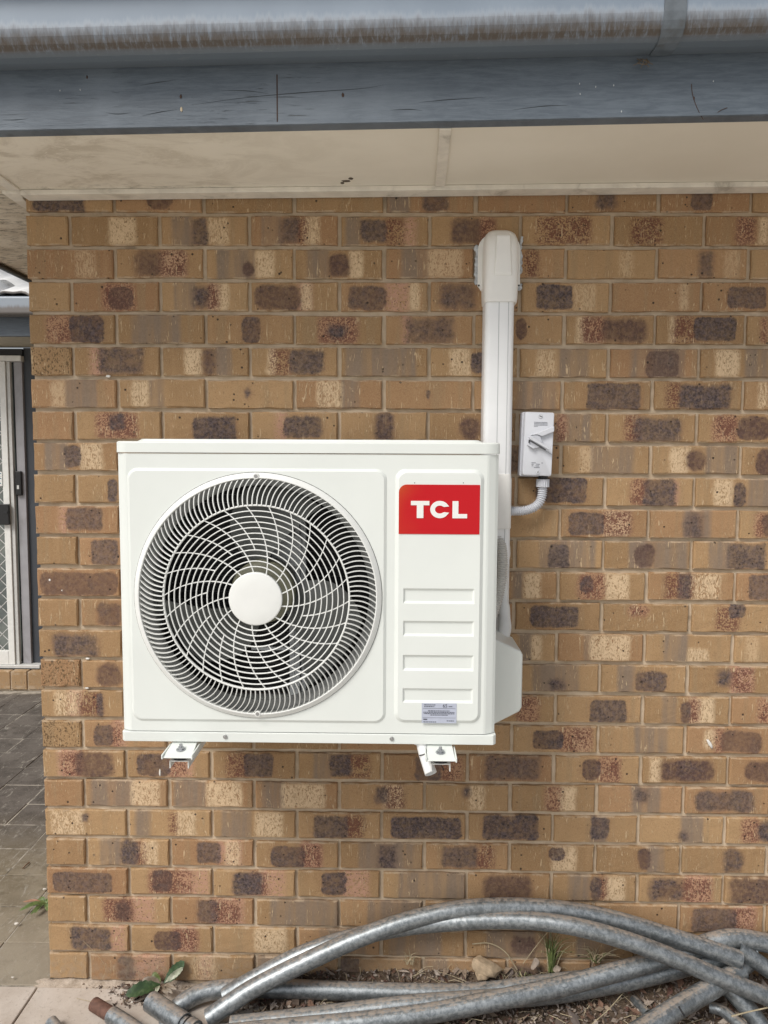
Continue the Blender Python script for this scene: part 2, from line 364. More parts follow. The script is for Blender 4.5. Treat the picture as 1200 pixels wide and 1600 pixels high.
for r in range(26):
    zc = (25-r)*PZ_+BH/2
    lay = []
    if r % 2 == 0: lay = [(k*PX_+BW/2, 'S') for k in range(NC)]
    else: lay = [(.055, 'H')]+[(.120+k*PX_+BW/2, 'S') for k in range(NC-1)]
    props = [dict() for _ in lay]
    for s in ROWS[r].split(';'):
        q = s.split(); kind = q[0]; u0, u1 = float(q[1]), float(q[2]); ex = [float(a) for a in q[3:]]
        def xof(u):
            v = 800; x = 0
            for _ in range(4):
                x = PY(u, v, 0).x; v = proj((x, 0, zc))[1]
            return x
        x0, x1 = xof(u0), xof(u1); xm = (x0+x1)/2
        bi = min(range(len(lay)), key=lambda i: abs(lay[i][0]-xm))
        cx = lay[bi][0]; st = 1.0; v0, v1 = (.07, .90) if kind == 'd' else ((-.1, 1.1) if kind in 'gp' else (.02, .97))
        if len(ex) == 1: st = ex[0]
        if len(ex) == 2: v0, v1 = ex
        if kind == 'd': v0 += rb.uniform(-.09, .06); v1 += rb.uniform(-.07, .09); x0 += rb.uniform(-.004, .002); x1 += rb.uniform(-.002, .004)
        P = props[bi]
        if kind in P: kind = {'c': 'p', 'p': 'c', 'd': 'r', 'r': 'p', 'g': 'p'}[kind]
        if kind in P: continue
        P[kind] = (x0-cx, x1-cx, st); P[kind+'v'] = (-BH/2+v0*BH, -BH/2+v1*BH, 0.)
    for i, (x, t) in enumerate(lay):
        me = rb.choice(STR if t == 'S' else HED); D = .110 if t == 'S' else .230
        o = bpy.data.objects.new('brick', me); COL.objects.link(o); o.parent = wall
        o.location = (x+rb.uniform(-.0012, .0012), D/2+rb.uniform(-.0012, .0014), zc+rb.uniform(-.0012, .0012))
        o.rotation_euler = (rb.uniform(-.006, .006), rb.uniform(-.0035, .0035), rb.uniform(-.004, .004) if t == 'S' else 0)
        for k in 'drcgp':
            o[k] = list(props[i].get(k, (0., 0., 0.))); o[k+'v'] = list(props[i].get(k+'v', (0., 0., 0.)))
        o['rough'] = [1.0, 0., 0.] if (t == 'H' and r in (5, 15, 17)) else [0., 0., 0.]
# mortar: a raked bed with real unevenness, recessed behind the brick faces
def mortar_sheet():
    x0, x1, z0, z1, st = .006, PX_*NC-.02, -.02, 2.235, .0085
    nx, nz = int((x1-x0)/st), int((z1-z0)/st); V = []; Fc = []
    for j in range(nz+1):
        for i in range(nx+1):
            x = x0+(x1-x0)*i/nx; z = z0+(z1-z0)*j/nz
            n = mnoise.noise((x*9, z*9, 0))*.0018+mnoise.noise((x*45, z*60, 3))*.0016
            V.append((x, .0098+n, z))
    for j in range(nz):
        for i in range(nx):
            a = j*(nx+1)+i; Fc.append((a, a+1, a+nx+2, a+nx+1))
    return V, Fc
mk('mortar', mortar_sheet(), M_MORTAR, wall, smooth=True)
mk('wall_core', box(.012, PX_*NC-.03, .03, .22, -.02, 2.225), M_MORTAR, wall)
# the return of the wall going back from the corner: its far bricks face away from the camera
rv = []
for r in range(26):
    z0 = (25-r)*PZ_; off = .240 if r % 2 else .120
    for k in range(10):
        y = off+k*PX_
        if y+BW < 2.60: rv.append(box(0+rb.uniform(0, .002), .108, y, y+BW, z0, z0+BH))
ro = mk('return_bricks', join(*rv), M_BRICK, wall); tag(ro, kind='stuff')
mk('return_mortar', box(.008, .1, .11, 2.6, -.02, 2.2), M_MORTAR, wall)
# a few white paint / cement specks on the joints
def blob(c, r, mat, parent, name, flat=.5, seed=0):
    bm = bmesh.new(); bmesh.ops.create_icosphere(bm, subdivisions=2, radius=1); rg = random.Random(seed)
    for v in bm.verts:
        k = 1+.35*mnoise.noise(v.co*1.7+Vector((seed, 0, 0)))
        v.co = Vector((v.co.x*r[0]*k, v.co.y*r[1]*k, v.co.z*r[2]*k))+Vector(c)
    return mk(name, bm, mat, parent, smooth=True)
M_CEM = wear((.72, .70, .66), .1, 60, .8)
for u, v, a, b in ((169, 588, .007, .004), (136, 1075, .006, .003), (137, 1029, .006, .003), (78, 906, .004, .005), (97, 922, .007, .004), (250, 1207, .003, .012)):
    p = PY(u, v, .002); blob(p, (a, .003, b), M_CEM, wall, 'paint_speck', seed=u)
p = PY(1109, 1162, -.003); o = blob((0, 0, 0), (.0045, .0025, .015), M_CEM, None, 'paint_speck', seed=5)
o.rotation_euler = (0, R_(-32), 0); o.parent = wall; o.location = p

# ------------------------------------------------------------------ eave: soffit, fascia, gutter
def yf(x): return -.397-.019*x
def zb(x): return 2.186+.0093*x
def ext(profile, x0, x1, n=1, dz=0):
    loops = []
    for i in range(n+1):
        x = x0+(x1-x0)*i/n; loops.append([(x, yf(x)+a, zb(x)+b+dz) for a, b in profile])
    return loft(loops)
def soffit_f(t):
    o = t.obj(); p = t.new('ShaderNodeNewGeometry').outputs['Position']; q = t.xyz(p)
    c = t.mix(t.ss(t.noise(p, 3, 4), .3, .7), (.76, .705, .60), (.82, .765, .66))
    st = t.noise(t.mapping(p, (1, 1.7, 1)), 5, 6, .72, dist=.6)
    leftw = t.ss(q[0], 1.15, .1)
    c = t.mix(t.m('MULTIPLY', t.m('MULTIPLY', t.ss(st, .42, .62), leftw), .55), c, (.44, .375, .285))
    bl = t.ss(t.noise(t.mapping(p, (3, 5, 1)), 16, 5, .78, dist=1.0), .54, .64)
    c = t.mix(t.m('MULTIPLY', t.m('MULTIPLY', bl, leftw), .8), c, (.80, .75, .66))
    # black mould along the wall on the left part
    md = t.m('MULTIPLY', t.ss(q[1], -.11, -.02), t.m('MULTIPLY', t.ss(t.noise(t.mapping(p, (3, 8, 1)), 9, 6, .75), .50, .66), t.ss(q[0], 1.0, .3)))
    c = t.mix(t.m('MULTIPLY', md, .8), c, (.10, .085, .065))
    return {'Base Color': c, 'Roughness': .8, 'Normal': t.bump(t.noise(p, 60, 3), .15, .001), 'Specular IOR Level': .2}
M_SOF = material('soffit', soffit_f)
sof = thing('soffit', (1, -.2, 2.19), 'cream painted eave lining with mould stains over the brick wall', 'soffit')
def slab(poly, dz=0, th=.006):
    n = len(poly); lo = [(x, y, zb(x)+.004+dz) for x, y in poly]; hi = [(x, y, z+th) for x, y, z in lo]
    return loft([lo, hi])
XR = 3.2
j1 = 1.098
mk('panel', slab([(.0, -.002), (j1-.001, -.002), (j1-.001, yf(j1)+.0302), (.0, yf(0)+.0302)]), M_SOF, sof)
mk('panel', slab([(j1+.001, -.002), (XR, -.002), (XR, yf(XR)+.03), (j1+.001, yf(j1)+.03)]), M_SOF, sof)
mk('panel', slab([(-.002, yf(0)+.031), (-.43, yf(-.43)+.031), (-.43, 2.4), (-.002, 2.4)]), M_SOF, sof)
M_TRIM = wear((.76, .71, .62), .08, 20, .6, dirt=(.25, .22, .17), dirt_amt=.7)
mk('cover_strip', slab([(j1-.014, -.058), (j1+.012, -.058), (j1+.004, yf(j1)+.0302), (j1-.022, yf(j1)+.0302)], -.0065, .0062), M_TRIM, sof, bevel=.002)
tr = []
mk('trim', slab([(.012, -.0035), (XR, -.0035), (XR, -.056), (.012, -.052)], -.013, .0126), M_TRIM, sof, bevel=.002)
mk('trim', slab([(-.004, .0), (.011, -.048), (-.035, -.052), (-.036, .0)], -.009, .0086), M_TRIM, sof, bevel=.002)
mk('trim', slab([(-.004, .0), (-.036, .0), (-.036, 2.4), (-.004, 2.4)], -.009, .0086), M_TRIM, sof, bevel=.002)
mk('cover_strip', slab([(.016, -.058), (.020, yf(.02)+.0305), (-.012, yf(-.01)+.0305), (-.014, -.058)], -.0055, .0052), M_TRIM, sof, bevel=.002)
for u, v, w in ((541, 283, .012), (548, 279, .006), (535, 286, .005)):
    p = PZ(u, v, zb(.8)+.004); blob(p, (w, .006, .002), wear((.09, .07, .05), .2, 80, .9), sof, 'dirt_nest', seed=u)

def fascia_f(t):
    p = t.new('ShaderNodeNewGeometry').outputs['Position']
    gr = t.noise(t.mapping(p, (1.6, 1, 16)), 9, 7, .78, dist=.5)
    c = t.mix(t.ss(gr, .35, .65), (.082, .103, .128), (.125, .152, .182))
    big = t.noise(p, 3.5, 4, .6)
    c = t.mix(t.m('MULTIPLY', t.ss(big, .5, .7), .55), c, (.165, .195, .228))
    crk = t.m('MULTIPLY', t.ss(t.noise(t.mapping(p, (2.2, 1, 42)), 5, 4, .6, dist=.5), .60, .66), t.ss(t.noise(p, 6, 2), .48, .6))
    c = t.mix(t.m('MULTIPLY', crk, .75), c, (.045, .05, .055))
    return {'Base Color': c, 'Roughness': t.m('MULTIPLY_ADD', gr, .2, .42), 'Normal': t.bump(t.m('SUBTRACT', gr, t.m('MULTIPLY', crk, .8)), .5, .0015)}
M_FAS = material('fascia', fascia_f)
fas = thing('fascia_board', (1, -.41, 2.2), 'weathered blue grey timber fascia board under the gutter', 'fascia')
mk('board', ext([(0, 0), (.03, 0), (.03, .2), (0, .2)], -.45, XR, 24), M_FAS, fas, bevel=.0015)
mk('drip_edge', ext([(-.0025, .001), (.0, .001), (.0, .007), (-.0025, .006)], -.45, XR, 12), M_FAS, fas)
M_RUST = wear((.06, .035, .025), .3, 60, .9)
p = PY(433, 140, yf(.7)-.0006)
mk('board_joint', box(p.x-.0012, p.x+.0012, yf(.7)-.0014, yf(.7)+.001, PY(433, 193, -.41).z, PY(433, 117, -.41).z), M_RUST, fas)
for u, v, s in ((282, 150, .003), (283, 170, .0035), (134, 118, .0022), (536, 150, .0032), (1079, 160, .002)):
    p = PY(u, v, -.41); blob((p.x, yf(p.x)-.0004, p.z), (s*.8, .001, s*1.5), M_RUST if u != 283 else wear((.5, .42, .3), .2, 60, .8), fas, 'nail_mark', seed=u)
for pts in (((945, 135), (948, 150), (957, 165), (970, 180), (982, 190)), ((1113, 184), (1120, 179), (1130, 175))):
    path = [Vector((p.x, yf(p.x)-.0003, p.z)) for p in [PY(600+(u-600) if u < 1000 else u, v, -.41) for u, v in pts]]
    if pts[0][0] < 1000: path = [Vector((PY(1075+(u-945)*.5, v+3, -.41).x, yf(1.6)-.0003, PY(1075+(u-945)*.5, v+3, -.41).z)) for u, v in pts]
    mk('crack', tube(catmull(path, 4), .0007, 6), M_RUST, fas)

for pts in (((218, 134), (245, 129), (275, 125)), ((222, 181), (250, 175), (276, 171)), ((300, 164), (380, 153), (470, 145), (560, 139), (600, 133)), ((345, 141), (385, 142), (420, 146)), ((4, 187), (24, 187), (44, 185)), ((165, 176), (185, 178), (205, 176)), ((655, 160), (700, 156), (760, 152)), ((800, 172), (850, 166), (890, 165)), ((610, 172), (640, 171), (660, 173))):
    path = [Vector((p.x, yf(p.x)-.0002, p.z)) for p in [PY(u, v, yf(.2+u/1200*1.5)) for u, v in pts]]
    mk('crack', tube(catmull(path, 5), lambda q: .0006*(1.15-abs(2*q-1)), 5), wear((.03, .034, .038), .2, 60, .8), fas)
for u, v in ((120, 134), (88, 135), (905, 132), (930, 137), (958, 135), (970, 176), (906, 148), (1112, 130)):
    p = PY(u, v, -.42); blob((p.x, yf(p.x)-.0003, p.z), (.0011, .0006, .002), wear((.45, .47, .48), .1, 60, .7), fas, 'paint_chip', seed=u)

def gutter_f(t):
    p = t.new('ShaderNodeNewGeometry').outputs['Position']; q = t.xyz(p)
    h = t.m('SUBTRACT', q[2], t.m('MULTIPLY', q[0], .0093))            # height along the gutter
    c = t.mix(t.ss(t.noise(p, 4, 4), .3, .7), (.225, .275, .34), (.27, .325, .395))
    edge = t.m('MULTIPLY_ADD', t.m('SUBTRACT', t.noise(t.mapping(p, (1, 1, .12)), 60, 4, .75), .5), .040, h)
    edge = t.m('MULTIPLY_ADD', t.m('SUBTRACT', t.noise(p, 6, 3), .5), .02, edge)
    band = t.m('MULTIPLY', t.m('ADD', t.m('MULTIPLY', t.ss(edge, 2.354, 2.342), .45), t.m('MULTIPLY', t.ss(edge, 2.348, 2.316), .55)), t.ss(h, 2.305, 2.314))
    lin = t.ss(t.noise(t.mapping(p, (1, .4, .05)), 95, 4, .8, dist=.3), .16, .56)
    c = t.mix(t.m('MULTIPLY', band, lin), c, (.105, .086, .070))
    halo = t.m('MULTIPLY', t.ss(edge, 2.364, 2.350), t.ss(edge, 2.334, 2.348))
    c = t.mix(t.m('MULTIPLY', halo, .22), c, (.5, .52, .55))
    under = t.ss(h, 2.313, 2.307)  # underside shading, painted in as a darker tone
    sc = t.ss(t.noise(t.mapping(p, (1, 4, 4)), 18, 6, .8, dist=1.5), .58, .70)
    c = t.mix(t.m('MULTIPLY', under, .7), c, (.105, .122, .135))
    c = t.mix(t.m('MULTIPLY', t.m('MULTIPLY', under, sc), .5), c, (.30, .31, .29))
    return {'Base Color': c, 'Roughness': t.m('MULTIPLY_ADD', band, .45, .40), 'Normal': t.bump(t.noise(p, 40, 2), .06, .001)}
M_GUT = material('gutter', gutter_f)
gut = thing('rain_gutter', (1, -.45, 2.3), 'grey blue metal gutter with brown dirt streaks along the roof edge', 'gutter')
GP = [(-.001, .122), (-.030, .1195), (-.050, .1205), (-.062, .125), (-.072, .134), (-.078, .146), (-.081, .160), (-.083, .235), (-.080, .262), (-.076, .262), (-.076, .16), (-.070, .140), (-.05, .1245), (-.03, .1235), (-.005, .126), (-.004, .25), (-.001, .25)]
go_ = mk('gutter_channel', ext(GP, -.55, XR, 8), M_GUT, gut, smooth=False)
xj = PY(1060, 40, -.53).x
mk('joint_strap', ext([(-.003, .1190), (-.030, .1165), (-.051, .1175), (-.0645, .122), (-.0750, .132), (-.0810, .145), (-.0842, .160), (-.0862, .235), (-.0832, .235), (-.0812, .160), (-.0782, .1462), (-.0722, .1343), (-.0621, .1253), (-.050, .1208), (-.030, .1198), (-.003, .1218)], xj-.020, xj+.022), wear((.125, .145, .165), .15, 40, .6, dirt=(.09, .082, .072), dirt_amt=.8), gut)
# dried grass of an old nest hanging at the strap
M_STRAW = wear((.36, .28, .17), .25, 80, .8)
p0 = PY(1003, 95, -.43)
mk('twig_tuft', join(*[tube(catmull([p0+Vector((rb.uniform(-.012, .012), 0, .004)), p0+Vector((rb.uniform(-.014, .014), rb.uniform(-.02, .0), -.008)), p0+Vector((rb.uniform(-.022, .018), rb.uniform(-.025, 0), -.016))], 4), .0007, 5) for _ in range(9)]), wear((.16, .12, .08), .2, 80, .9), gut)
# roof over the eave: keeps the sky light off the lining
mk('roof_deck', ([(-.6, -.5, 2.44), (XR, -.56, 2.46), (XR, 3, 3.6), (-.6, 3, 3.6), (-.6, -.5, 2.42), (XR, -.56, 2.44), (XR, 3, 3.58), (-.6, 3, 3.58)], [(0, 1, 2, 3), (4, 7, 6, 5), (0, 4, 5, 1), (1, 5, 6, 2), (2, 6, 7, 3), (3, 7, 4, 0)]), wear((.3, .28, .26), .1, 10, .8), tag(thing('house_roof', (1, 0, 2.44), 'pitched roof above the gutter, just outside the top of the photograph', 'roof')))
# left-hand side eave board running back
sfb = thing('side_fascia_board', (-.45, 1, 2.2), 'dark edged grey fascia board running back along the left eave', 'fascia')
mk('board', box(-.455, -.431, -.36, 2.36, 2.178, 2.36), M_FAS, sfb)
mk('shadow_strip', box(-.4305, -.418, -.36, 2.36, 2.172, 2.1805), wear((.06, .055, .045), .2, 30, .8), sfb)  # shadow line along the lining edge, added as a dark strip
sgu = thing('side_gutter', (-.5, 1, 2.3), 'grey blue gutter running back along the left eave', 'gutter')
mk('gutter_channel', box(-.565, -.4555, -.5, 2.2, 2.30, 2.42), M_GUT, sgu, bevel=.02, seg=4)

# ------------------------------------------------------------------ the wing of the house at the left, seen past the corner
def zz(u, v, Y): return PY(u, v, Y).z
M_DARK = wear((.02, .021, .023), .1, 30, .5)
M_CREAM = wear((.50, .46, .37), .06, 15, .6, dirt=(.3, .26, .2))
YW = 2.25
wr = thing('tiled_roof', (-2, YW+.3, 2.5), 'pale wavy roof tiles seen past the brick corner, below the left eave', 'roof')
def tile_f(t):
    o = t.obj(); n = t.noise(o, 12, 4)
    return {'Base Color': t.mix(t.ss(n, .3, .7), (.70, .70, .69), (.78, .78, .77)), 'Roughness': .35}
M_TILE = material('tile', tile_f)
M_TEDGE = wear((.22, .20, .185), .25, 40, .9, dirt=(.05, .04, .035), dirt_amt=.8)
zg = zz(20, 462, YW); sl_ = math.tan(R_(22)); dep = math.atan(sl_)
def tile(x0, w, y, z, L=.40):
    n = 12; prof = []
    for i in range(n+1):
        s = i/n; prof.append((x0+w*s, .020*math.sin(2*math.pi*s)+.010*math.cos(4*math.pi*s)))
    lo = [(x, y, z+h) for x, h in prof]; hi = [(x, y+L*math.cos(dep), z+h+L*math.sin(dep)) for x, h in prof]
    V = lo+hi+[(x, yy, q-.014) for x, yy, q in lo]+[(x, yy, q-.014) for x, yy, q in hi]; m = n+1
    Fc = [(i, i+1, m+i+1, m+i) for i in range(n)]+[(2*m+i, 3*m+i, 3*m+i+1, 2*m+i+1) for i in range(n)]+[(i, 2*m+i, 2*m+i+1, i+1) for i in range(n)]+[(m+i, m+i+1, 3*m+i+1, 3*m+i) for i in range(n)]
    return V, Fc
for c in range(6):
    for k in range(7):
        y = YW+.02+c*.33*math.cos(dep); z = zg-.005+c*(.33*math.sin(dep)-.0)+.022
        o = mk('roof_tile', tile(-2.55+k*.30+(.15 if c % 2 else 0)*0+.06, .30, y, z), M_TILE, wr, smooth=True)
        o.data.materials.append(M_TEDGE)
        for p in o.data.polygons:
            if 24 <= p.index < 36: p.material_index = 1
mk('roof_deck', loft([[(-3, YW, zg-.03), (0, YW, zg-.03), (0, YW+3, zg-.03+3*sl_), (-3, YW+3, zg-.03+3*sl_)], [(-3, YW, zg-.06), (0, YW, zg-.06), (0, YW+3, zg-.06+3*sl_), (-3, YW+3, zg-.06+3*sl_)]]), M_DARK, wr)
gw = thing('wing_gutter', (-1.5, YW, zg), 'distant grey blue gutter below the pale roof tiles', 'gutter')
z1, z2 = zz(20, 462, YW-.1), zz(20, 491, YW-.1)
def gutw_f(t):
    p = t.new('ShaderNodeNewGeometry').outputs['Position']; q = t.xyz(p)
    e = t.m('MULTIPLY_ADD', t.m('SUBTRACT', t.noise(t.mapping(p, (1, 1, .1)), 50, 4, .75), .5), .04, q[2])
    return {'Base Color': t.mix(t.m('MULTIPLY', t.ss(e, z2+.055, z2+.03), .9), (.30, .34, .39), (.16, .14, .125)), 'Roughness': .4}
mk('gutter_channel', box(-3, -.02, YW-.1, YW, z2, z1), material('wing_gutter', gutw_f), gw, bevel=.015, seg=4)
fw = thing('wing_fascia', (-1.5, YW, z2), 'distant grey blue fascia board above the sliding door', 'fascia')
z3 = zz(20, 525, YW)
mk('board', box(-3, -.02, YW, YW+.03, z3, z2+.02), M_FAS, fw)
sw = thing('wing_soffit', (-1.5, YW+.2, z3), 'distant cream eave lining above the sliding door', 'soffit')
mk('panel', box(-3, -.02, YW+.03, 2.75, z3+.006, z3+.02), M_CREAM, sw)
YD = 2.7
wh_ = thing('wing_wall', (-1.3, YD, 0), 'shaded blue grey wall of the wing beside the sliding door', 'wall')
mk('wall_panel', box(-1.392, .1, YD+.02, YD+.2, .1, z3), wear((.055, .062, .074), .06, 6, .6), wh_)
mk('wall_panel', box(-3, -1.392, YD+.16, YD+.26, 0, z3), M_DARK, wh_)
zt, zb_ = zz(20, 565, YD), zz(20, 1037, YD)
M_ALU = wear((.62, .62, .60), .05, 40, .4); M_ALUW = wear((.82, .82, .79), .04, 40, .4); M_GREYST = wear((.36, .355, .375), .06, 14, .5, dirt=(.2, .19, .18), dirt_amt=.5)
M_BLK = wear((.015, .015, .016), .1, 60, .4)
sd_ = thing('sliding_door', (-1.5, YD, zb_), 'grey sliding door with a white framed diamond grille security screen', 'door')
mk('door_head', box(-2.6, -1.39, YD-.02, YD+.06, zz(20, 565, YD), zz(20, 556, YD)), M_ALUW, sd_, bevel=.003)
mk('head_track', box(-2.6, -1.39, YD, YD+.08, zz(20, 555.5, YD), zz(20, 545, YD)), M_DARK, sd_)
mk('threshold', box(-2.6, -1.32, YD-.04, YD+.06, zz(20, 1046, YD), zb_+.002), M_ALU, sd_, bevel=.004)
mk('threshold_rail', box(-2.6, -1.32, YD-.05, YD-.041, zz(20, 1044, YD), zz(20, 1041, YD)), M_DARK, sd_)
scr = mk('screen_stile', box(-1.527, -1.487, YD-.03, YD, zb_+.003, zt-.002), M_ALUW, sd_, bevel=.003)
mk('screen_rail', box(-2.4, -1.5275, YD-.03, YD, zb_+.003, zz(10, 1015, YD)), M_ALUW, sd_, bevel=.003)
mk('screen_edge', box(-1.484, -1.462, YD-.02, YD+.005, zb_+.003, zt-.002), M_ALU, sd_, bevel=.002)
mk('door_stile', box(-1.448, -1.3945, YD+.0, YD+.04, zb_+.003, zt-.002), M_GREYST, sd_, bevel=.003)
mk('dark_channel', box(-1.461, -1.449, YD+.012, YD+.05, zb_+.003, zt-.002), M_DARK, sd_)
def glass_f(t):
    p = t.new('ShaderNodeNewGeometry').outputs['Position']; q = t.xyz(p)
    c = t.mix(t.ss(t.noise(p, 5, 3), .35, .65), (.15, .17, .165), (.25, .27, .25))
    return {'Base Color': c, 'Roughness': .12}
mk('glass_pane', box(-2.4, -1.462, YD+.06, YD+.07, zb_+.01, zt-.004), material('door_glass', glass_f), sd_)
gr = []
for k in range(-30, 34):
    for sgn in (1, -1):
        x0 = -1.53; zc = .2+k*.09
        a = Vector((-1.53, YD-.012+.003*sgn, zc)); b = Vector((-2.0, YD-.012+.003*sgn, zc+sgn*.47))
        if not (zb_+.02 < a.z < zt): continue
        if b.z > zt-.01: b = a+(b-a)*((zt-.01-a.z)/(b.z-a.z))
        if b.z < zb_+.05: b = a+(b-a)*((zb_+.05-a.z)/(b.z-a.z))
        gr.append(tube([a, b], .0027, 6))
mk('diamond_grille', join(*gr), M_ALU, sd_)
def pbox(u0, v0, u1, v1, Y, y0, y1):
    a, b = PY(u0, v0, Y), PY(u1, v1, Y); return box(min(a.x, b.x), max(a.x, b.x), y0, y1, min(a.z, b.z), max(a.z, b.z))
hd = mk('door_handle', pbox(25.5, 736, 36.5, 774, YD, YD-.022, YD-.0005), M_BLK, sd_, bevel=.006)
mk('key_barrel', pbox(29.5, 758, 33, 764, YD, YD-.026, YD-.0225), M_ALU, hd)
lk = mk('screen_lock', pbox(4.5, 787, 21, 819, YD, YD-.055, YD-.031), M_BLK, sd_, bevel=.003)
mk('lock_lever', pbox(13, 798, 19, 801, YD, YD-.06, YD-.0555), M_DARK, lk)
stk = mk('warning_sticker', pbox(-6, 737, 8, 759, YD, YD-.0345, YD-.0305), M_ALUW, sd_)
mk('sticker_print', join(*[pbox(0, v, u, v+1.6, YD, YD-.0352, YD-.0346) for v, u in ((739, 6), (743, 5), (746.5, 6.5), (750, 4), (754, 6))]), wear((.12, .25, .3), .1, 60, .6), stk)
ds = thing('brick_doorstep', (-1.6, 2.62, 0), 'row of buff bricks laid on edge below the sliding door', 'step')
zs1, zs0 = zz(20, 1046.5, 2.64), zz(20, 1075, 2.60)
for k in range(11):
    x = -2.35+k*.109
    me = box(x, x+.099, 2.60+rb.uniform(0, .004), 2.655, zs0-.01, zs1+rb.uniform(-.002, .002))
    mk('brick', me, M_BRICK, ds, bevel=.004)
mk('mortar', box(-2.4, -1.1, 2.61, 2.66, zs0-.02, zs1-.006), M_MORTAR, ds)

# ------------------------------------------------------------------ ground
def dirt_f(t):
    o = t.new('ShaderNodeNewGeometry').outputs['Position']; n = t.noise(o, 8, 6, .65); f = t.noise(o, 120, 4, .7)
    c = t.mix(t.ss(n, .3, .7), (.085, .06, .042), (.15, .11, .08)); c = t.mix(t.ss(f, .5, .75), c, (.23, .18, .135))
    return {'Base Color': c, 'Roughness': .95, 'Normal': t.bump(f, .8, .006), 'Specular IOR Level': .1}
M_SOIL = material('soil', dirt_f)
def bounce_yard_f(t):
    o = t.new('ShaderNodeNewGeometry').outputs['Position']; n = t.noise(o, 1.3, 6, .65); f = t.noise(o, 60, 4, .7)
    c = t.mix(t.ss(n, .35, .65), (.52, .50, .46), (.62, .595, .55)); c = t.mix(t.ss(f, .5, .75), c, (.44, .42, .38))
    return {'Base Color': c, 'Roughness': .95}
gnd = mk('ground', ([(-150, -150, -.06), (150, -150, -.06), (150, 150, -.06), (-150, 150, -.06)], [(0, 1, 2, 3)]), material('pale_bounce_yard', bounce_yard_f)); tag(gnd, kind='structure')  # unseen yard, made pale to bounce light up to the eave lining
# pale concrete apron at lower left, in front of the wall line
def conc_f(t):
    o = t.new('ShaderNodeNewGeometry').outputs['Position']; n = t.noise(o, 7, 6, .65); f = t.noise(o, 90, 5, .7)
    c = t.mix(t.ss(n, .3, .7), (.46, .395, .335), (.58, .515, .455)); c = t.mix(t.m('MULTIPLY', t.ss(f, .55, .7), .5), c, (.26, .215, .17))
    c = t.mix(t.m('MULTIPLY', t.ss(t.noise(o, 30, 5, .7, dist=1.), .58, .68), .55), c, (.58, .52, .46))
    return {'Base Color': c, 'Roughness': .9, 'Normal': t.bump(f, .35, .002), 'Specular IOR Level': .15}
M_CONC = material('concrete', conc_f)
apr = tag(bpy.data.objects.new('concrete_apron', None), kind='structure'); COL.objects.link(apr); WP[apr.name] = Vector()
for i, (x0, x1) in enumerate(((-1.2, -.631), (-.627, -.029), (-.024, .62))):
    for y0, y1 in ((-.62, -.0185), (-1.24, -.625)):
        mk('slab', box(x0, x1, y0, y1, -.05, -.0105+rb.uniform(-.001, .001)), M_CONC, apr, bevel=.003)
mk('joint_bed', box(-1.2, .62, -1.24, .02, -.055, -.019), M_SOIL, apr)
# patio pavers beside the house
def pav_f(t):
    o = t.new('ShaderNodeNewGeometry').outputs['Position']; rn = t.rnd(); q = t.xyz(o); n = t.noise(o, 6, 5, .65); f = t.noise(o, 70, 5, .7)
    far = t.ss(t.m('MULTIPLY_ADD', t.m('SUBTRACT', n, .5), .5, q[1]), .45, 1.05)      # nearer pavers tan, farther ones slate grey
    tan = t.mix(t.ss(n, .35, .65), (.185, .150, .098), (.29, .245, .175)); slate = t.mix(t.ss(n, .35, .65), (.095, .080, .068), (.15, .13, .112))
    c = t.mix(far, tan, slate)
    c = t.mix(t.m('MULTIPLY', t.ss(f, .52, .7), .5), c, t.mix(far, (.34, .31, .25), (.17, .155, .14)))
    c = t.mix(t.m('MULTIPLY', t.ss(t.noise(t.mapping(o, (2.5, .8, 1), rot=(0, 0, .5)), 14, 5, .75, dist=1.), .56, .66), .65), c, (.40, .37, .32))
    c = t.mix(t.m('MULTIPLY', t.ss(t.noise(o, 18, 5, .72), .52, .66), .55), c, t.mix(far, (.12, .095, .055), (.055, .046, .038)))
    c = t.mix(t.m('MULTIPLY', t.ss(t.noise(o, 150, 3, .7), .60, .68), .5), c, (.36, .33, .28))
    c = t.mix(t.m('MULTIPLY', t.ss(q[1], .5, .05), .45), c, (.42, .365, .29))
    c = t.mix(t.m('MULTIPLY', t.m('SUBTRACT', rn, .5), .3), c, (.05, .045, .04))
    return {'Base Color': c, 'Roughness': .75, 'Normal': t.bump(f, .4, .002)}
M_PAV = material('paver', pav_f)
pat = tag(bpy.data.objects.new('patio_paving', None), kind='structure'); COL.objects.link(pat); WP[pat.name] = Vector()
def grout_f(t):
    o = t.new('ShaderNodeNewGeometry').outputs['Position']; n = t.noise(o, 10, 5, .7)
    return {'Base Color': t.mix(t.ss(n, .36, .56), (.10, .085, .065), (.42, .38, .32)), 'Roughness': .95}
mk('joint_sand', box(-3.3, .0, -.018, 2.60, -.06, -.0125), material('joint_sand', grout_f), pat)
yj = [-.0135]+[.172+.1815*k for k in range(14)]
for r in range(len(yj)-1):
    for k in range(12):
        xa = -.222-.193*(k-1)
        x0, x1 = xa-.193, xa
        if k == 0: x0, x1 = -.222, -.002
        if r == 0 and k == 0: x1 = -.004
        mk('paver', box(x0+rb.uniform(.001, .0026), x1-rb.uniform(.001, .0026), yj[r]+rb.uniform(.001, .0026), min(yj[r+1]-rb.uniform(.001, .0026), 2.6), -.05, -.010+rb.uniform(-.0025, .002)), M_PAV, pat, bevel=.0025)
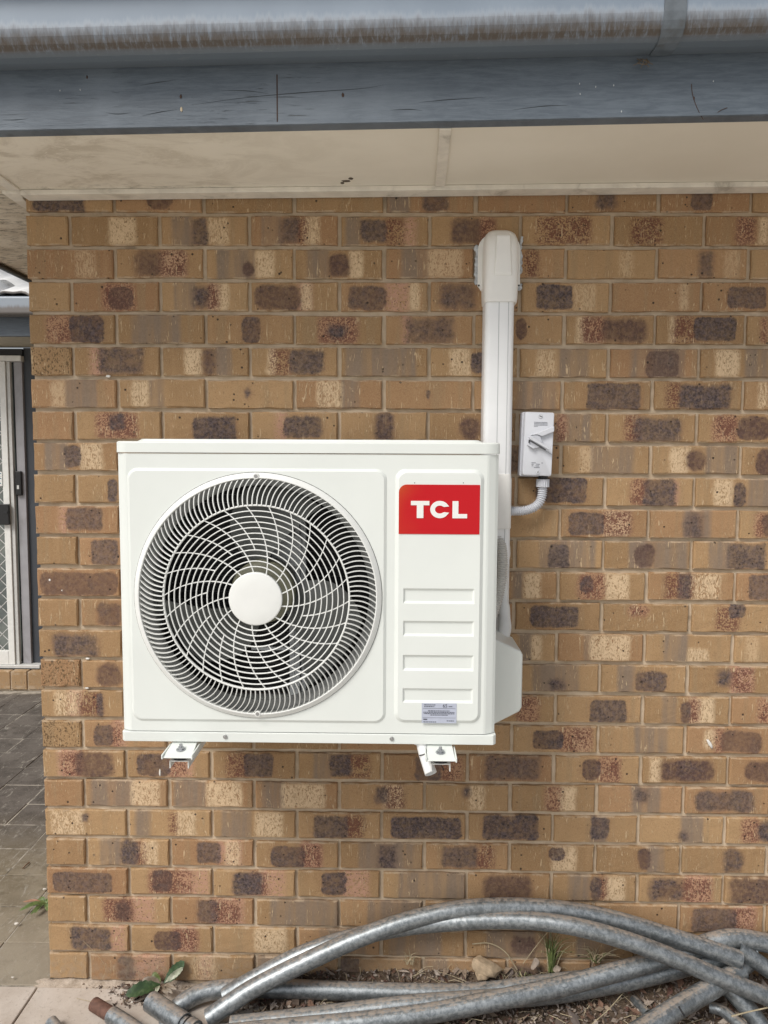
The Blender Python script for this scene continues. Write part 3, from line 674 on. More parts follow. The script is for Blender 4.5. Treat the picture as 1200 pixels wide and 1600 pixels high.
# soil bed along the foot of the wall
def bed_h(x, y):
    k = max(0, min(1, (x-.42)/.25)); m = max(0, min(1, (x-.7)/.35))
    return -.028+k*.012+k*(max(0, 1+y/.15)*.018+max(0, 1+y/.05)*(.026+.016*m))+.007*mnoise.noise((x*9, y*9, 1))*k+.004*mnoise.noise((x*40, y*40, 5))
def bed():
    nx, ny = 230, 110; V = []; Fc = []
    for j in range(ny+1):
        y = -.46+.466*(j/ny)**.8  # front edge drawn in so more of the pale yard bounces light
        for i in range(nx+1):
            x = .30+2.9*i/nx; V.append((x, y, bed_h(x, y)))
    for j in range(ny):
        for i in range(nx): a = j*(nx+1)+i; Fc.append((a, a+1, a+nx+2, a+nx+1))
    return V, Fc
bd = mk('soil_bed', bed(), M_SOIL, smooth=True); tag(bd, kind='structure')

def drift():
    V = []; Fc = []; nx, ny = 90, 16
    for j in range(ny+1):
        for i in range(nx+1):
            x = -.07+.52*i/nx; y = -.06+.068*j/ny
            e = min(1, (x+.07)/.05, (.45-x)/.08); k = max(0, 1-((.004-y)/(.034+.016*mnoise.noise((x*22, 3, 0))))**1.2) if y < .004 else 1
            V.append((x, y, -.0165+e*k*(.013+.006*mnoise.noise((x*30, y*30, 2)))+.0025*mnoise.noise((x*150, y*150, 8))*e))
    for j in range(ny):
        for i in range(nx): a = j*(nx+1)+i; Fc.append((a, a+1, a+nx+2, a+nx+1))
    return V, Fc
def sand_f(t):
    o = t.new('ShaderNodeNewGeometry').outputs['Position']; n = t.noise(o, 30, 5, .7); f = t.noise(o, 400, 3, .7)
    c = t.mix(t.ss(n, .35, .65), (.36, .29, .225), (.54, .455, .375)); c = t.mix(t.m('MULTIPLY', t.ss(f, .55, .7), .5), c, (.20, .155, .115))
    return {'Base Color': c, 'Roughness': .95, 'Normal': t.bump(f, .7, .003), 'Specular IOR Level': .1}
tag(mk('sand_drift', drift(), material('sand', sand_f), smooth=True), 'pale sand swept against the foot of the brick corner', 'sand', kind='stuff')

# ------------------------------------------------------------------ the air conditioner
YF = -.41
def ac_f(t):
    o = t.obj(); n = t.noise(o, 5, 3)
    return {'Base Color': t.mix(t.ss(n, .3, .7), (.735, .765, .732), (.765, .795, .762)), 'Roughness': .38, 'Normal': t.bump(t.noise(o, 700, 2), .05, .0004), 'Specular IOR Level': .45}
M_AC = material('ac_paint', ac_f)
M_ACD = wear((.70, .70, .66), .03, 12, .45)
ac = thing('air_conditioner', (.797, -.25, .87), 'white wall mounted air conditioner outdoor unit with round fan grille and red logo', 'air conditioner')
X0, X1 = .383, 1.211; FX0, FX1 = .405, 1.185; ZT, ZB = 1.511, .896
# front panel: rounded raised fan panel with a round opening, and a raised right panel with four pressed recesses
GC = (.6895, 1.2005); GR = .2685; NK = 24
def ring3(pts, y): return [(x, y, z) for x, z in pts]
def circ(n, r, c=GC): return [(c[0]+r*math.cos(2*math.pi*i/n), c[1]+r*math.sin(2*math.pi*i/n)) for i in range(n)]
def cornerloop(x0, x1, z0, z1, k=NK): return [p for p in ((x1, z1), (x0, z1), (x0, z0), (x1, z0)) for _ in range(k)]
bm = bmesh.new()
def addloops(loops, close=None):
    n = len(loops[0]); vs = [[bm.verts.new(p) for p in l] for l in loops]
    for a, b in zip(vs, vs[1:]):
        for i in range(n):
            bm.faces.new((a[i], a[(i+1) % n], b[(i+1) % n], b[i]))
    if close: bm.faces.new(vs[-1])
    return vs
PH = .0045
midx = .978
la = cornerloop(FX0, midx, ZB, ZT); lb = rrect(.4065, .9695, .9190, 1.4795, .024, NK); lc = rrect(.4125, .9635, .9250, 1.4735, .019, NK)
cl = [(GC[0]+GR*math.cos(2*math.pi*(i+.5)/96), GC[1]+GR*math.sin(2*math.pi*(i+.5)/96)) for i in range(96)]
addloops([ring3(la, YF), ring3(lb, YF), ring3(lb, YF-.0004), ring3(lc, YF-PH), ring3(cl, YF-PH), ring3(cl, YF+.03)])
ra = cornerloop(midx, FX1, ZB, ZT); rb1 = rrect(.988, 1.1825-.004, .9215, 1.4795, .022, NK); rc = rrect(.996, 1.1715, .9285, 1.4715, .016, NK)
sx0, sx1 = 1.0065, 1.1610
rd = cornerloop(sx0, sx1, .955, 1.235)
addloops([ring3(ra, YF), ring3(rb1, YF), ring3(rb1, YF-.0004), ring3(rc, YF-PH-.001), ring3(rd, YF-PH-.001)])
slots = ((1.188, 1.2215), (1.1160, 1.150), (1.0390, 1.0745), (.9672, 1.0), )
def quad(a, b, c, d): bm.faces.new([bm.verts.new(p) for p in (a, b, c, d)])
yp = YF-PH-.001; last = 1.235
for z0, z1 in slots:
    quad((sx0, yp, z1), (sx1, yp, z1), (sx1, yp, last), (sx0, yp, last))
    d = .0045; o1 = [(sx0, z0), (sx1, z0), (sx1, z1), (sx0, z1)]; i1 = [(sx0+.004, z0+.005), (sx1-.004, z0+.005), (sx1-.004, z1-.0045), (sx0+.004, z1-.0045)]
    for i in range(4):
        j = (i+1) % 4
        quad((o1[i][0], yp, o1[i][1]), (o1[j][0], yp, o1[j][1]), (i1[j][0], yp+d, i1[j][1]), (i1[i][0], yp+d, i1[i][1]))
    quad(*[(x, yp+d, z) for x, z in i1])
    last = z0
quad((sx0, yp, .955), (sx1, yp, .955), (sx1, yp, last), (sx0, yp, last))
# chamfered edges down both sides
for s, xa, xb in ((0, FX0, X0), (1, FX1, X1)):
    pr = [(xa, YF), ((xa*.82+xb*.18), YF+.0012), (xa*.25+xb*.75, YF+.0085), (xb, YF+.0135), (xb, YF+.06)]
    for (xq, yq), (xr, yr) in zip(pr, pr[1:]): quad((xq, yq, ZB), (xr, yr, ZB), (xr, yr, ZT), (xq, yq, ZT))
bmesh.ops.remove_doubles(bm, verts=bm.verts, dist=.00002)
fp = mk('front_panel', bm, M_AC, ac)
# case
mk('case_side', box(X0+.0005, X0+.003, YF+.06, -.10, ZB, ZT), M_AC, ac)
mk('case_side', box(X1-.003, X1-.0005, YF+.06, -.10, ZB, ZT), M_ACD, ac)
M_INT = wear((.05, .052, .05), .1, 30, .6)
M_COIL = wear((.012, .012, .013), .2, 200, .55)
mk('coil', box(X0+.02, .975, -.15, -.13, ZB+.005, ZT-.005), M_COIL, ac)
mk('divider', box(.977, .979, YF+.01, -.13, ZB+.002, ZT-.002), M_INT, ac)
mk('case_back', box(X0+.004, X1-.004, -.115, -.105, ZB+.01, ZT-.01), M_INT, ac)
mk('coil_wires', join(*[box(X0+.03, .97, -.1535, -.1515, z, z+.0013) for z in [ZB+.02+.0205*k for k in range(29)]]), wear((.16, .16, .16), .1, 60, .4), ac)
# lid, with a shallow swage on top
def caseloop(e, y_off=0):
    return [(X0-e, -.10), (X0-e, YF+.012), (X0+.006-e*.5, YF+.006-e), (FX0-.003, YF-e+.0012), (FX0+.004, YF-e), (FX1-.004, YF-e), (FX1+.003, YF-e+.0012), (X1-.006+e*.5, YF+.006-e), (X1+e, YF+.012), (X1+e, -.10)]
l0 = [(x, y, 1.5125) for x, y in caseloop(.0025)]; l1 = [(x, y, 1.5345) for x, y in caseloop(.0022)]; l2 = [(x, y, 1.5372) for x, y in caseloop(-.001)]
lid = mk('lid', loft([l0, l1, l2]), M_AC, ac, bevel=.0012)
sp_ = rrect(X0+.035, X1-.03, YF+.012, -.11, .02, 6)
mk('lid_swage', loft([[(x, y, 1.5365) for x, y in sp_], [((x-.8)*.97+.8, y*.985-.002, 1.5425) for x, y in sp_]]), M_AC, lid, smooth=False, bevel=.002)
# base tray
b0 = [(x, y, .8725) for x, y in [(X0-.0005, -.10), (X0-.0005, YF+.004), (X0+.006, YF-.003), (X1-.004, YF-.003), (X1+.0025, YF+.004), (X1+.0025, -.10)]]
mk('base_tray', loft([b0, [(x, y, .8945) for x, y, z in b0]]), M_AC, ac, bevel=.0015)
M_SCREW = material('steel', color=(.5, .5, .5), rough=.3, metal=1)
def screw(c, r, y, parent, slot=True):
    s = mk('screw', join(disc(c, r, y-.0025, y, 14), disc(c, r*.55, y-.0038, y-.0025, 10)), M_SCREW, parent, bevel=.0005)
    return s
for u, v in ((352, 1151), (612, 1154)): p = PY(u, v, YF-.003); screw((p.x, p.z), .0048, YF-.003, ac)
# grille: outer ring, curved fins standing out of the front, flatter mesh of rings and spokes, hub cap
M_GR = wear((.80, .81, .785), .02, 20, .35)
gri = mk('grille', loft([[(GC[0]+r*math.cos(a), y, GC[1]+r*math.sin(a)) for a in [2*math.pi*k/120 for k in range(120)]] for r, y in
     ((.2705, YF-PH+.0015), (.2705, YF-PH-.002), (.2695, YF-PH-.0035), (.2600, YF-PH-.0095), (.2582, YF-PH-.0090), (.2575, YF-PH+.004), (.2600, YF-PH+.006))], False, False), M_GR, ac, smooth=True)
gri.modifiers.new('w', 'EDGE_SPLIT').split_angle = R_(40)
# shadow round the grille, drawn as a flat dark ring
mk('ring_shadow', loft([[(GC[0]+r*math.cos(a), y, GC[1]+r*math.sin(a)) for a in [2*math.pi*k/96 for k in range(96)]] for r, y in ((.2716, YF-PH-.0003), (.2700, YF-PH-.0003))], False, False), M_INT, ac)
R1, R0 = .2595, .2020; YI = YF-.0255; NF = 128
def fin_mesh():
    n = 10; V = []; A = .092
    for i in range(n+1):
        s = i/n; r = R1+(R0-R1)*s
        th = A*(1-(1-s)**2.3)-.010*s
        y = YF-.0105+(YI-YF+.0085)*(s**.8)
        dpt = .0085*(1-.3*s) if s < .9 else .005
        w = .00095
        c, sn = math.cos(th), math.sin(th); tx, tz = -sn, c
        for q, yy in ((-1, y), (1, y), (1, y+dpt), (-1, y+dpt)):
            V.append((r*c+tx*w*q, yy-YF, r*sn+tz*w*q))
    Fc = []
    for i in range(n):
        for k in range(4): Fc.append((i*4+k, i*4+(k+1) % 4, i*4+4+(k+1) % 4, i*4+4+k))
    me = bpy.data.meshes.new('grille_fin'); me.from_pydata(V, [], Fc); me.materials.append(M_GR); return me
fm = fin_mesh()
for k in range(NF):
    o = bpy.data.objects.new('grille_fin', fm); COL.objects.link(o); o.parent = gri
    o.location = Vector((GC[0], YF, GC[1]))-wpos(gri); o.rotation_euler = (0, -2*math.pi*k/NF, 0)
def ybulge(r): return YI-.004*(1-(r/.2)**2)
def ring_vf(r, w, d, n=96):
    y = ybulge(r); return loft([[(GC[0]+q*math.cos(a), yy, GC[1]+q*math.sin(a)) for a in [2*math.pi*k/n for k in range(n)]] for q, yy in ((r-w, y+d), (r-w, y+.0006), (r-w*.4, y), (r+w*.4, y), (r+w, y+.0006), (r+w, y+d), (r-w, y+d))], False, False)
RR = [.2010-.01195*k for k in range(12)]
for k, r in enumerate(RR): mk('grille_ring', ring_vf(r, .0018 if k == 0 else .00115, .0065 if k == 0 else .0040), M_GR, gri, smooth=True)
def spoke(a_out, r_in):
    n = 14; V = []
    for i in range(n+1):
        r = .2010+(r_in-.2010)*i/n
        a = R_(90)+a_out-R_(.202)*(.2010-r)*1000
        c, s = math.cos(a), math.sin(a); w = .00095; y = ybulge(r)+.0010
        # spiral: use the tangent normal for constant thickness
        for q, yy in ((-1, y), (1, y), (1, y+.005), (-1, y+.005)):
            V.append((GC[0]+r*c-s*w*q*1.15, yy, GC[1]+r*s+c*w*q*1.15))
    Fc = []
    for i in range(n):
        for k in range(4): Fc.append((i*4+k, i*4+(k+1) % 4, i*4+4+(k+1) % 4, i*4+4+k))
    return V, Fc
for k in range(13):
    mk('grille_spoke', spoke(R_(61.2+27.7*k), .056), M_GR, gri)
    mk('grille_spoke', spoke(R_(75.0+27.7*k), .1052), M_GR, gri)
HC = [(.0575, YI+.006), (.0578, YI-.0045), (.0570, YI-.0062), (.0550, YI-.0068), (.03, YI-.0078), (.001, YI-.008)]
mk('hub_cap', loft([[(GC[0]-.0005+r*math.cos(a), y, GC[1]+r*math.sin(a)) for a in [2*math.pi*k/64 for k in range(64)]] for r, y in HC], True, True), M_GR, gri, smooth=True)
for u, v in ((400, 744), (402.5, 1115)):
    p = PY(u, v, YF-PH-.008)
    bs = mk('screw_boss', disc((p.x, p.z), .0068, YF-PH-.0105, YF-PH, 20), M_GR, gri, bevel=.001)
    mk('screw', join(disc((p.x, p.z), .0040, YF-PH-.0112, YF-PH-.0103, 14)), M_SCREW, bs)
# fan and its orifice
M_SHR = wear((.26, .265, .26), .05, 20, .45)
mk('fan_shroud', loft([[(GC[0]+r*math.cos(a), y, GC[1]+r*math.sin(a)) for a in [2*math.pi*k/72 for k in range(72)]] for r, y in ((.2625, YF+.001), (.2500, YF+.008), (.2430, YF+.020), (.2415, YF+.030), (.2415, YF+.034), (.246, YF+.036), (.252, YF+.012))], False, False), M_SHR, ac, smooth=True)
M_FAN = wear((.145, .152, .145), .06, 8, .5)
fan = mk('fan_hub', loft([[(GC[0]+r*math.cos(a), y, GC[1]+r*math.sin(a)) for a in [2*math.pi*k/40 for k in range(40)]] for r, y in ((.07, YF+.12), (.072, YF+.055), (.066, YF+.046), (.03, YF+.043), (.002, YF+.043))], True, True), wear((.22, .215, .15), .06, 10, .5), ac, smooth=True)
def blade(a0, span=56):
    V = []; nr, na = 8, 10
    for side in (0, 1):
        for i in range(nr+1):
            s = i/nr; r = .062+(.236-.062)*s
            sw_ = R_(-26)*s**1.5; sp = R_(span*(.82+.25*math.sin(math.pi*s)))
            for k in range(na+1):
                t_ = k/na; a = a0+sw_+sp*(t_-.5)
                y = YF+.048+.075*t_+.012*math.sin(math.pi*t_)-.012*s+side*.003
                V.append((GC[0]+r*math.cos(a), y, GC[1]+r*math.sin(a)))
    Fc = []; m = (nr+1)*(na+1)
    for i in range(nr):
        for k in range(na):
            a = i*(na+1)+k; q = (a, a+1, a+na+2, a+na+1); Fc.append(q); Fc.append(tuple(m+j for j in reversed(q)))
    return V, Fc
for a in (104, -16, 232): mk('fan_blade', blade(R_(a)), M_FAN, fan, smooth=True)
# motor bracket behind the fan
M_GALV2 = wear((.52, .54, .55), .08, 30, .4)
bx = PY(466, 950, -.25).x
mk('motor_bracket', join(box(bx-.020, bx-.007, -.262, -.24, ZB+.02, ZT-.01), box(bx-.006, bx+.006, -.268, -.246, ZB+.02, ZT-.01), box(bx+.007, bx+.020, -.262, -.24, ZB+.02, ZT-.01)), M_GALV2, ac, bevel=.002)
mk('motor_mount', box(bx-.060, bx+.012, -.280, -.2685, 1.245, 1.322), M_GALV2, ac, bevel=.004)
mk('brace', box(bx-.11, bx-.021, -.27, -.26, 1.043, 1.050), M_GALV2, ac)
mk('motor', disc(GC, .05, -.27, -.2, 28), M_INT, ac)
# red logo plate and letters
p0 = PY(622, 757, yp); p1 = PY(752, 835, yp)
lx0, lx1, lz0, lz1 = .9955, 1.1695, p1.z, p0.z
lr = .017
pts = [(lx1, lz0), (lx1, lz1), (lx0+lr, lz1)]+[(lx0+lr-lr*math.sin(R_(a)), lz1-lr+lr*math.cos(R_(a))) for a in range(10, 91, 10)]+[(lx0, lz0)]
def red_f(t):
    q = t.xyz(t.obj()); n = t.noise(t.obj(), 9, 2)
    k = t.ss(t.m('MULTIPLY_ADD', t.m('SUBTRACT', n, .5), .12, q[0]), .02, -.10)  # orange reflection at the left end, painted into the red
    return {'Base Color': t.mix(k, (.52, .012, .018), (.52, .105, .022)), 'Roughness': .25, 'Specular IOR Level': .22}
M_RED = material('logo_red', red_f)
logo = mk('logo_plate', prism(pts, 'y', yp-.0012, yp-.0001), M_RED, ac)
M_LW = wear((.82, .82, .79), .01, 20, .4)
LW, LH = lx1-lx0, lz1-lz0
def lp(a, b): return (lx0+a*LW, lz0+b*LH)
def lrect(a0, b0, a1, b1): (xa, za), (xb, zb2) = lp(a0, b0), lp(a1, b1); return box(xa, xb, yp-.0020, yp-.00125, za, zb2)
mk('letter', join(prism([lp(*q) for q in ((.150, .672), (.378, .672), (.378, .585), (.305, .585), (.305, .325), (.223, .325), (.223, .585), (.150, .585))], 'y', yp-.0020, yp-.00125)), M_LW, logo)
cc = lp(.507, .5); rx, rz = .118*LW, .175*LH
out = [(cc[0]+rx*math.cos(R_(a)), cc[1]+rz*math.sin(R_(a))) for a in range(34, 327, 12)]
inn = [(cc[0]+rx*.50*math.cos(R_(a)), cc[1]+rz*.46*math.sin(R_(a))) for a in range(34, 327, 12)]
# flat horizontal terminals of the C
out[0] = (cc[0]+rx*.98, cc[1]+rz*.36); inn[0] = (cc[0]+rx*.46, cc[1]+rz*.30); out[-1] = (cc[0]+rx*.98, cc[1]-rz*.36); inn[-1] = (cc[0]+rx*.46, cc[1]-rz*.30)
V = []; Fc = []
for (a, b), (c, d) in zip(out, inn): V += [(a, yp-.0020, b), (c, yp-.0020, d), (a, yp-.00125, b), (c, yp-.00125, d)]
for i in range(len(out)-1):
    q = i*4; Fc += [(q, q+4, q+5, q+1), (q, q+2, q+6, q+4), (q+1, q+5, q+7, q+3)]
Fc += [(0, 1, 3, 2), (len(V)-4, len(V)-2, len(V)-1, len(V)-3)]
mk('letter', (V, Fc), M_LW, logo)
mk('letter', prism([lp(*q) for q in ((.663, .672), (.736, .672), (.736, .412), (.845, .412), (.845, .325), (.663, .325))], 'y', yp-.0020, yp-.00125), M_LW, logo)
# rating sticker: 65 and small print
s0 = PY(659, 1098.5, yp); s1 = PY(713, 1130, yp)
stk = mk('rating_sticker', box(s0.x, s1.x, yp-.0009, yp-.0001, s1.z, s0.z), wear((.47, .50, .60), .05, 40, .5), ac)
M_INK = wear((.05, .055, .075), .1, 50, .6)
def stx(a, b): return s0.x+a*(s1.x-s0.x), s1.z+b*(s0.z-s1.z)
def sbar(a0, a1, b, h=.05):
    (xa, za), (xb, z_b) = stx(a0, b-h/2), stx(a1, b+h/2); return box(xa, xb, yp-.0013, yp-.00095, za, z_b)
bars = []
for b, a0, a1 in ((.92, .07, .40), (.84, .07, .36), (.62, .18, .80), (.55, .05, .95), (.48, .06, .94), (.41, .25, .75), (.12, .72, .93), (.06, .05, .42)):
    a = a0
    while a < a1: w = rb.uniform(.02, .07); bars.append(sbar(a, min(a1, a+w), b, .034)); a += w+.012
bars += [sbar(.03, .97, .745, .008), sbar(.03, .97, .27, .008), sbar(.05, .16, .19, .05), sbar(.77, .88, .84, .03)]
mk('sticker_print', join(*bars), M_INK, stk)
fc = bpy.data.curves.new('sticker_number', 'FONT'); fc.body = '65'; fc.size = .0105; fc.extrude = .0002
fc.materials.append(M_INK); ft_ = bpy.data.objects.new('tmp', fc); fo = bpy.data.objects.new('sticker_number', bpy.data.meshes.new_from_object(ft_)); COL.objects.link(fo); fo.parent = stk; bpy.data.objects.remove(ft_)
fo.rotation_euler = (R_(90), 0, 0); xx, zz_ = stx(.60, .80); fo.location = Vector((xx, yp-.00115, zz_))-wpos(stk)
for u in (648, 724):
    p = PY(u, 754.5, yp); mk('pin_hole', disc((p.x, p.z), .0011, yp-.0003, yp+.001, 8), M_DARK, ac)
# valve cover on the right flank
vc = [(1.2125, 1.079), (1.222, 1.073), (1.293, 1.040), (1.2985, 1.030), (1.2985, .900), (1.293, .889), (1.2125, .846)]
mk('valve_cover', prism(vc, 'y', -.245, -.105), M_AC, ac, bevel=.006, seg=3)

# ------------------------------------------------------------------ wall brackets carrying the unit
M_BRK = wear((.76, .76, .73), .03, 25, .4)
M_RUB = wear((.02, .02, .021), .1, 60, .7)
def bracket(u, label):
    c = PY(u, 1163, -.43).x
    t = thing('wall_bracket', (c, 0, .85), label, 'bracket', 'brackets under the air conditioner')
    zt_ = .846
    mk('arm', join(box(c-.021, c+.021, -.452, -.004, zt_-.0022, zt_), box(c-.021, c-.0188, -.452, -.004, zt_-.017, zt_-.0024), box(c+.0188, c+.021, -.452, -.004, zt_-.017, zt_-.0024)), M_BRK, t)
    mk('rail', box(c-.024, c+.024, -.0035, .001, .80, 1.30), M_BRK, t, bevel=.001)
    mk('rubber_pad', loft([[(c+.017*math.cos(a), -.436+.017*math.sin(a), z) for a in [2*math.pi*k/20 for k in range(20)]] for z in (zt_+.0002, zt_+.010)]), M_RUB, t)
    # pressed foot of the unit bolted down on the pad
    ft = mk('mounting_foot', loft([[(c-.031, -.466, zt_+.0105), (c+.031, -.466, zt_+.0105), (c+.027, -.395, zt_+.0225), (c-.027, -.395, zt_+.0225)], [(c-.031, -.466, zt_+.0135), (c+.031, -.466, zt_+.0135), (c+.027, -.395, zt_+.0255), (c-.027, -.395, zt_+.0255)]]), M_AC, t, bevel=.0013)
    for q in (c-.034, c+.0305): mk('foot_lip', box(q, q+.0035, -.468, -.395, zt_+.009, zt_+.019), M_AC, t, bevel=.0012)
    bz = zt_+.018
    mk('bolt', join(*[loft([[(c+r*math.cos(a), -.436+r*math.sin(a), z+bz) for a in [2*math.pi*k/n for k in range(n)]] for z in (q0, q1)]) for r, n, q0, q1 in ((.0105, 20, 0, .0018), (.0068, 6, .0019, .007), (.0036, 12, .0071, .013))]), material('zinc', color=(.45, .46, .48), rough=.4, metal=1), t)
    return c, zt_
bracket(284, 'left white wall bracket arm with a bolted foot under the fan side')
c2, zt_ = bracket(688, 'right white wall bracket arm beside the white drain elbow')
dr = thing('drain_elbow', (c2-.035, -.40, .84), 'short white plastic drain spout hanging beside the right bracket arm', 'drain spout')
pa = catmull([Vector((c2-.040, -.395, .872)), Vector((c2-.035, -.405, .853)), Vector((c2-.027, -.418, .832)), Vector((c2-.020, -.432, .815))], 6)
M_PVC = wear((.78, .79, .79), .03, 30, .35)
mk('spout', tube(pa, lambda s: .0125+.001*s, 20, True, .002), M_PVC, dr, smooth=True)
mk('collar', tube([Vector((c2-.041, -.394, .878)), Vector((c2-.0405, -.395, .868))], .017, 20), M_PVC, dr, smooth=None)
mk('cable_tie', tube(catmull([Vector((c2-.037+.016*math.cos(a), -.405+.016*math.sin(a), .853+.006*math.cos(a))) for a in [R_(k*30) for k in range(-4, 5)]], 3), .0012, 6), M_BLK, dr)
mk('black_lead', tube(catmull([Vector((c2-.004, -.42, .842)), Vector((c2+.002, -.40, .825)), Vector((c2+.012, -.38, .800))], 4), .0014, 6), M_BLK, dr)

# ------------------------------------------------------------------ pipe trunking on the wall
M_TRK = wear((.85, .86, .87), .02, 14, .3); M_CAP = wear((.84, .83, .80), .03, 10, .35)
tk = thing('pipe_trunking', (1.255, -.03, 1.4), 'white plastic pipe trunking running up the brick wall to a hooded wall cap', 'trunking')
def trunk_prof(w, d, r, k=5):
    pts = [(-w/2, 0)]
    for i in range(k+1):
        a = R_(180-90*i/k); pts.append((-w/2+r+r*math.cos(a), -(d-r)-r*math.sin(a)))
    for i in range(k+1):
        a = R_(90-90*i/k); pts.append((w/2-r+r*math.cos(a), -(d-r)-r*math.sin(a)))
    return pts+[(w/2, 0)]
tx = 1.2545
def trunk_loop(x, z, w, d, r, y0=-.001): return [(x+a, y0+b, z) for a, b in trunk_prof(w, d, r)]
mk('duct_cover', loft([trunk_loop(tx, 1.02, .076, .062, .016), trunk_loop(tx, 1.915, .076, .062, .016)]), M_TRK, tk, smooth=True)
bpy.data.objects['duct_cover'].modifiers.new('w', 'EDGE_SPLIT').split_angle = R_(40)
mk('duct_seam', join(box(tx-.0035, tx-.0022, -.0637, -.0632, 1.02, 1.905), box(tx+.021, tx+.0222, -.0637, -.0632, 1.02, 1.905)), wear((.42, .43, .44), .03, 14, .4), tk)
mk('duct_joiner', loft([trunk_loop(tx-.003, 1.318, .084, .069, .017), trunk_loop(tx-.003, 1.447, .084, .069, .017), trunk_loop(tx-.003, 1.462, .080, .066, .017)]), M_CAP, tk, bevel=.0015)
# hooded cap
capl = []
for z, w, d, r in ((1.904, .084, .070, .018), (1.915, .086, .072, .018), (1.945, .088, .074, .020), (1.985, .089, .076, .022), (2.045, .088, .074, .024), (2.065, .084, .070, .026), (2.080, .076, .060, .028), (2.089, .062, .044, .022), (2.0935, .040, .024, .012)):
    capl.append(trunk_loop(tx+.002, z, w, d, r))
cp = mk('wall_cap', loft(capl), M_CAP, tk, smooth=True)
cp.modifiers.new('w', 'EDGE_SPLIT').split_angle = R_(50)
fl = [(-.056, 1.958), (-.046, 1.944), (.046, 1.944), (.056, 1.958), (.056, 2.050)]+[(.056*math.cos(R_(a)), 2.050+.046*math.sin(R_(a))) for a in range(12, 170, 12)]+[(-.056, 2.050)]
mk('cap_flange', prism([(tx+.0025+a, b) for a, b in fl], 'y', -.011, .002), M_CAP, cp, bevel=.0025)
hood = [(-.021, 1.972), (.023, 1.972), (.0175, 2.066), (-.0165, 2.066)]
h0 = [(tx+.003+a*1.12, -.0740, b+(.006 if b > 2 else -.008)) for a, b in hood]; h1 = [(tx+.003+a, -.0825, b) for a, b in hood]
mk('cap_panel', loft([h0, h1]), M_CAP, cp, bevel=.005, seg=3)
for sx in (-.050, .055): mk('cap_screw', disc((tx+sx, 1.957), .0024, -.0125, -.0105, 10), M_DARK, cp)
M_SIL = wear((.50, .53, .56), .2, 60, .5)
def bead(x, z0, z1, s):
    path = [Vector((x+rb.uniform(-.003, .003), -.003+rb.uniform(-.001, .002), z0+(z1-z0)*i/14)) for i in range(15)]
    return tube(catmull(path, 3), lambda q: s*(.75+.5*mnoise.noise((q*14, x*9, 0))), 8)
for q in ((tx-.056, 1.962, 2.062, .0075), (tx+.060, 1.99, 2.085, .0045), (tx+.059, 1.950, 1.962, .006)): mk('sealant', bead(*q), M_SIL, cp, smooth=True)
# pipes and hoses leaving the trunking behind the unit
def corr(path_pts, r, pitch, amp, seg=12, n=10):
    pth = catmull(path_pts, n); L = [0.]
    for a, b in zip(pth, pth[1:]): L.append(L[-1]+(b-a).length)
    tot = L[-1]; m = int(tot/pitch*6); out = []; j = 0
    for i in range(m+1):
        s = tot*i/m
        while j < len(L)-2 and L[j+1] < s: j += 1
        f = (s-L[j])/max(1e-9, L[j+1]-L[j]); out.append(pth[j].lerp(pth[j+1], min(1, f)))
    return tube(out, lambda q: r+amp*math.cos(2*math.pi*q*tot/pitch), seg)
M_HOSE = wear((.56, .55, .52), .06, 30, .5)
hs = tag(mk('drain_hose', corr([Vector(p) for p in ((1.262, -.045, 1.30), (1.268, -.075, 1.25), (1.262, -.10, 1.18), (1.245, -.11, 1.11), (1.22, -.12, 1.05))], .0135, .006, .0018), M_HOSE, smooth=True), 'grey corrugated drain hose curving behind the right side of the unit', 'hose')
tag(mk('insulated_pipe', tube(catmull([Vector(p) for p in ((1.277, -.03, 1.335), (1.278, -.04, 1.25), (1.272, -.06, 1.19), (1.272, -.07, 1.13), (1.275, -.10, 1.07), (1.262, -.14, 1.02))], 8), lambda s: .0165+.001*math.sin(40*s), 18), wear((.74, .75, .74), .04, 40, .5, bump=.3), smooth=True), 'white taped refrigerant pipe running down behind the unit', 'pipe')
tag(mk('flat_conduit', loft([[(1.262, -.002, 1.335), (1.291, -.002, 1.335), (1.291, -.03, 1.335), (1.262, -.03, 1.335)], [(1.262, -.002, 1.24), (1.286, -.002, 1.26), (1.286, -.026, 1.26), (1.262, -.026, 1.24)], [(1.255, -.002, 1.16), (1.270, -.002, 1.16), (1.270, -.02, 1.16), (1.255, -.02, 1.16)]]), wear((.45, .46, .48), .05, 30, .5), smooth=False, bevel=.004), 'grey conduit section tapering behind the trunking end', 'conduit')

# ------------------------------------------------------------------ isolator switch
M_ISO = wear((.64, .655, .70), .02, 20, .4); M_ISO2 = wear((.56, .575, .62), .02, 20, .45)
sw_ = thing('isolator_switch', (1.361, -.03, 1.54), 'pale grey weatherproof isolator switch box with a slanted lever on the bricks', 'switch')
cx, cz, tl = 1.3605, 1.5405, R_(1.6)
MR = Matrix.Rotation(tl, 3, 'Y')
def sb(vf): return rotv(vf, MR, (cx, 0, cz))
mk('back_box', sb(prism([(cx+a, cz+b) for a, b in rrect(-.0415, .0385, -.086, .084, .005, 5)], 'y', -.036, -.001)), M_ISO2, sw_, bevel=.003)
cv = mk('cover', sb(loft([[(cx+a*s, y, cz+b*s) for a, b in rrect(-.038, .038, -.083, .083, .005, 5)] for s, y in ((1, -.0365), (1, -.056), (.985, -.0595), (.96, -.0605))])), M_ISO, sw_, smooth=True)
cv.modifiers.new('w', 'EDGE_SPLIT').split_angle = R_(35)
YS = -.0607
def sp2(a, b): return cx+a, cz+b
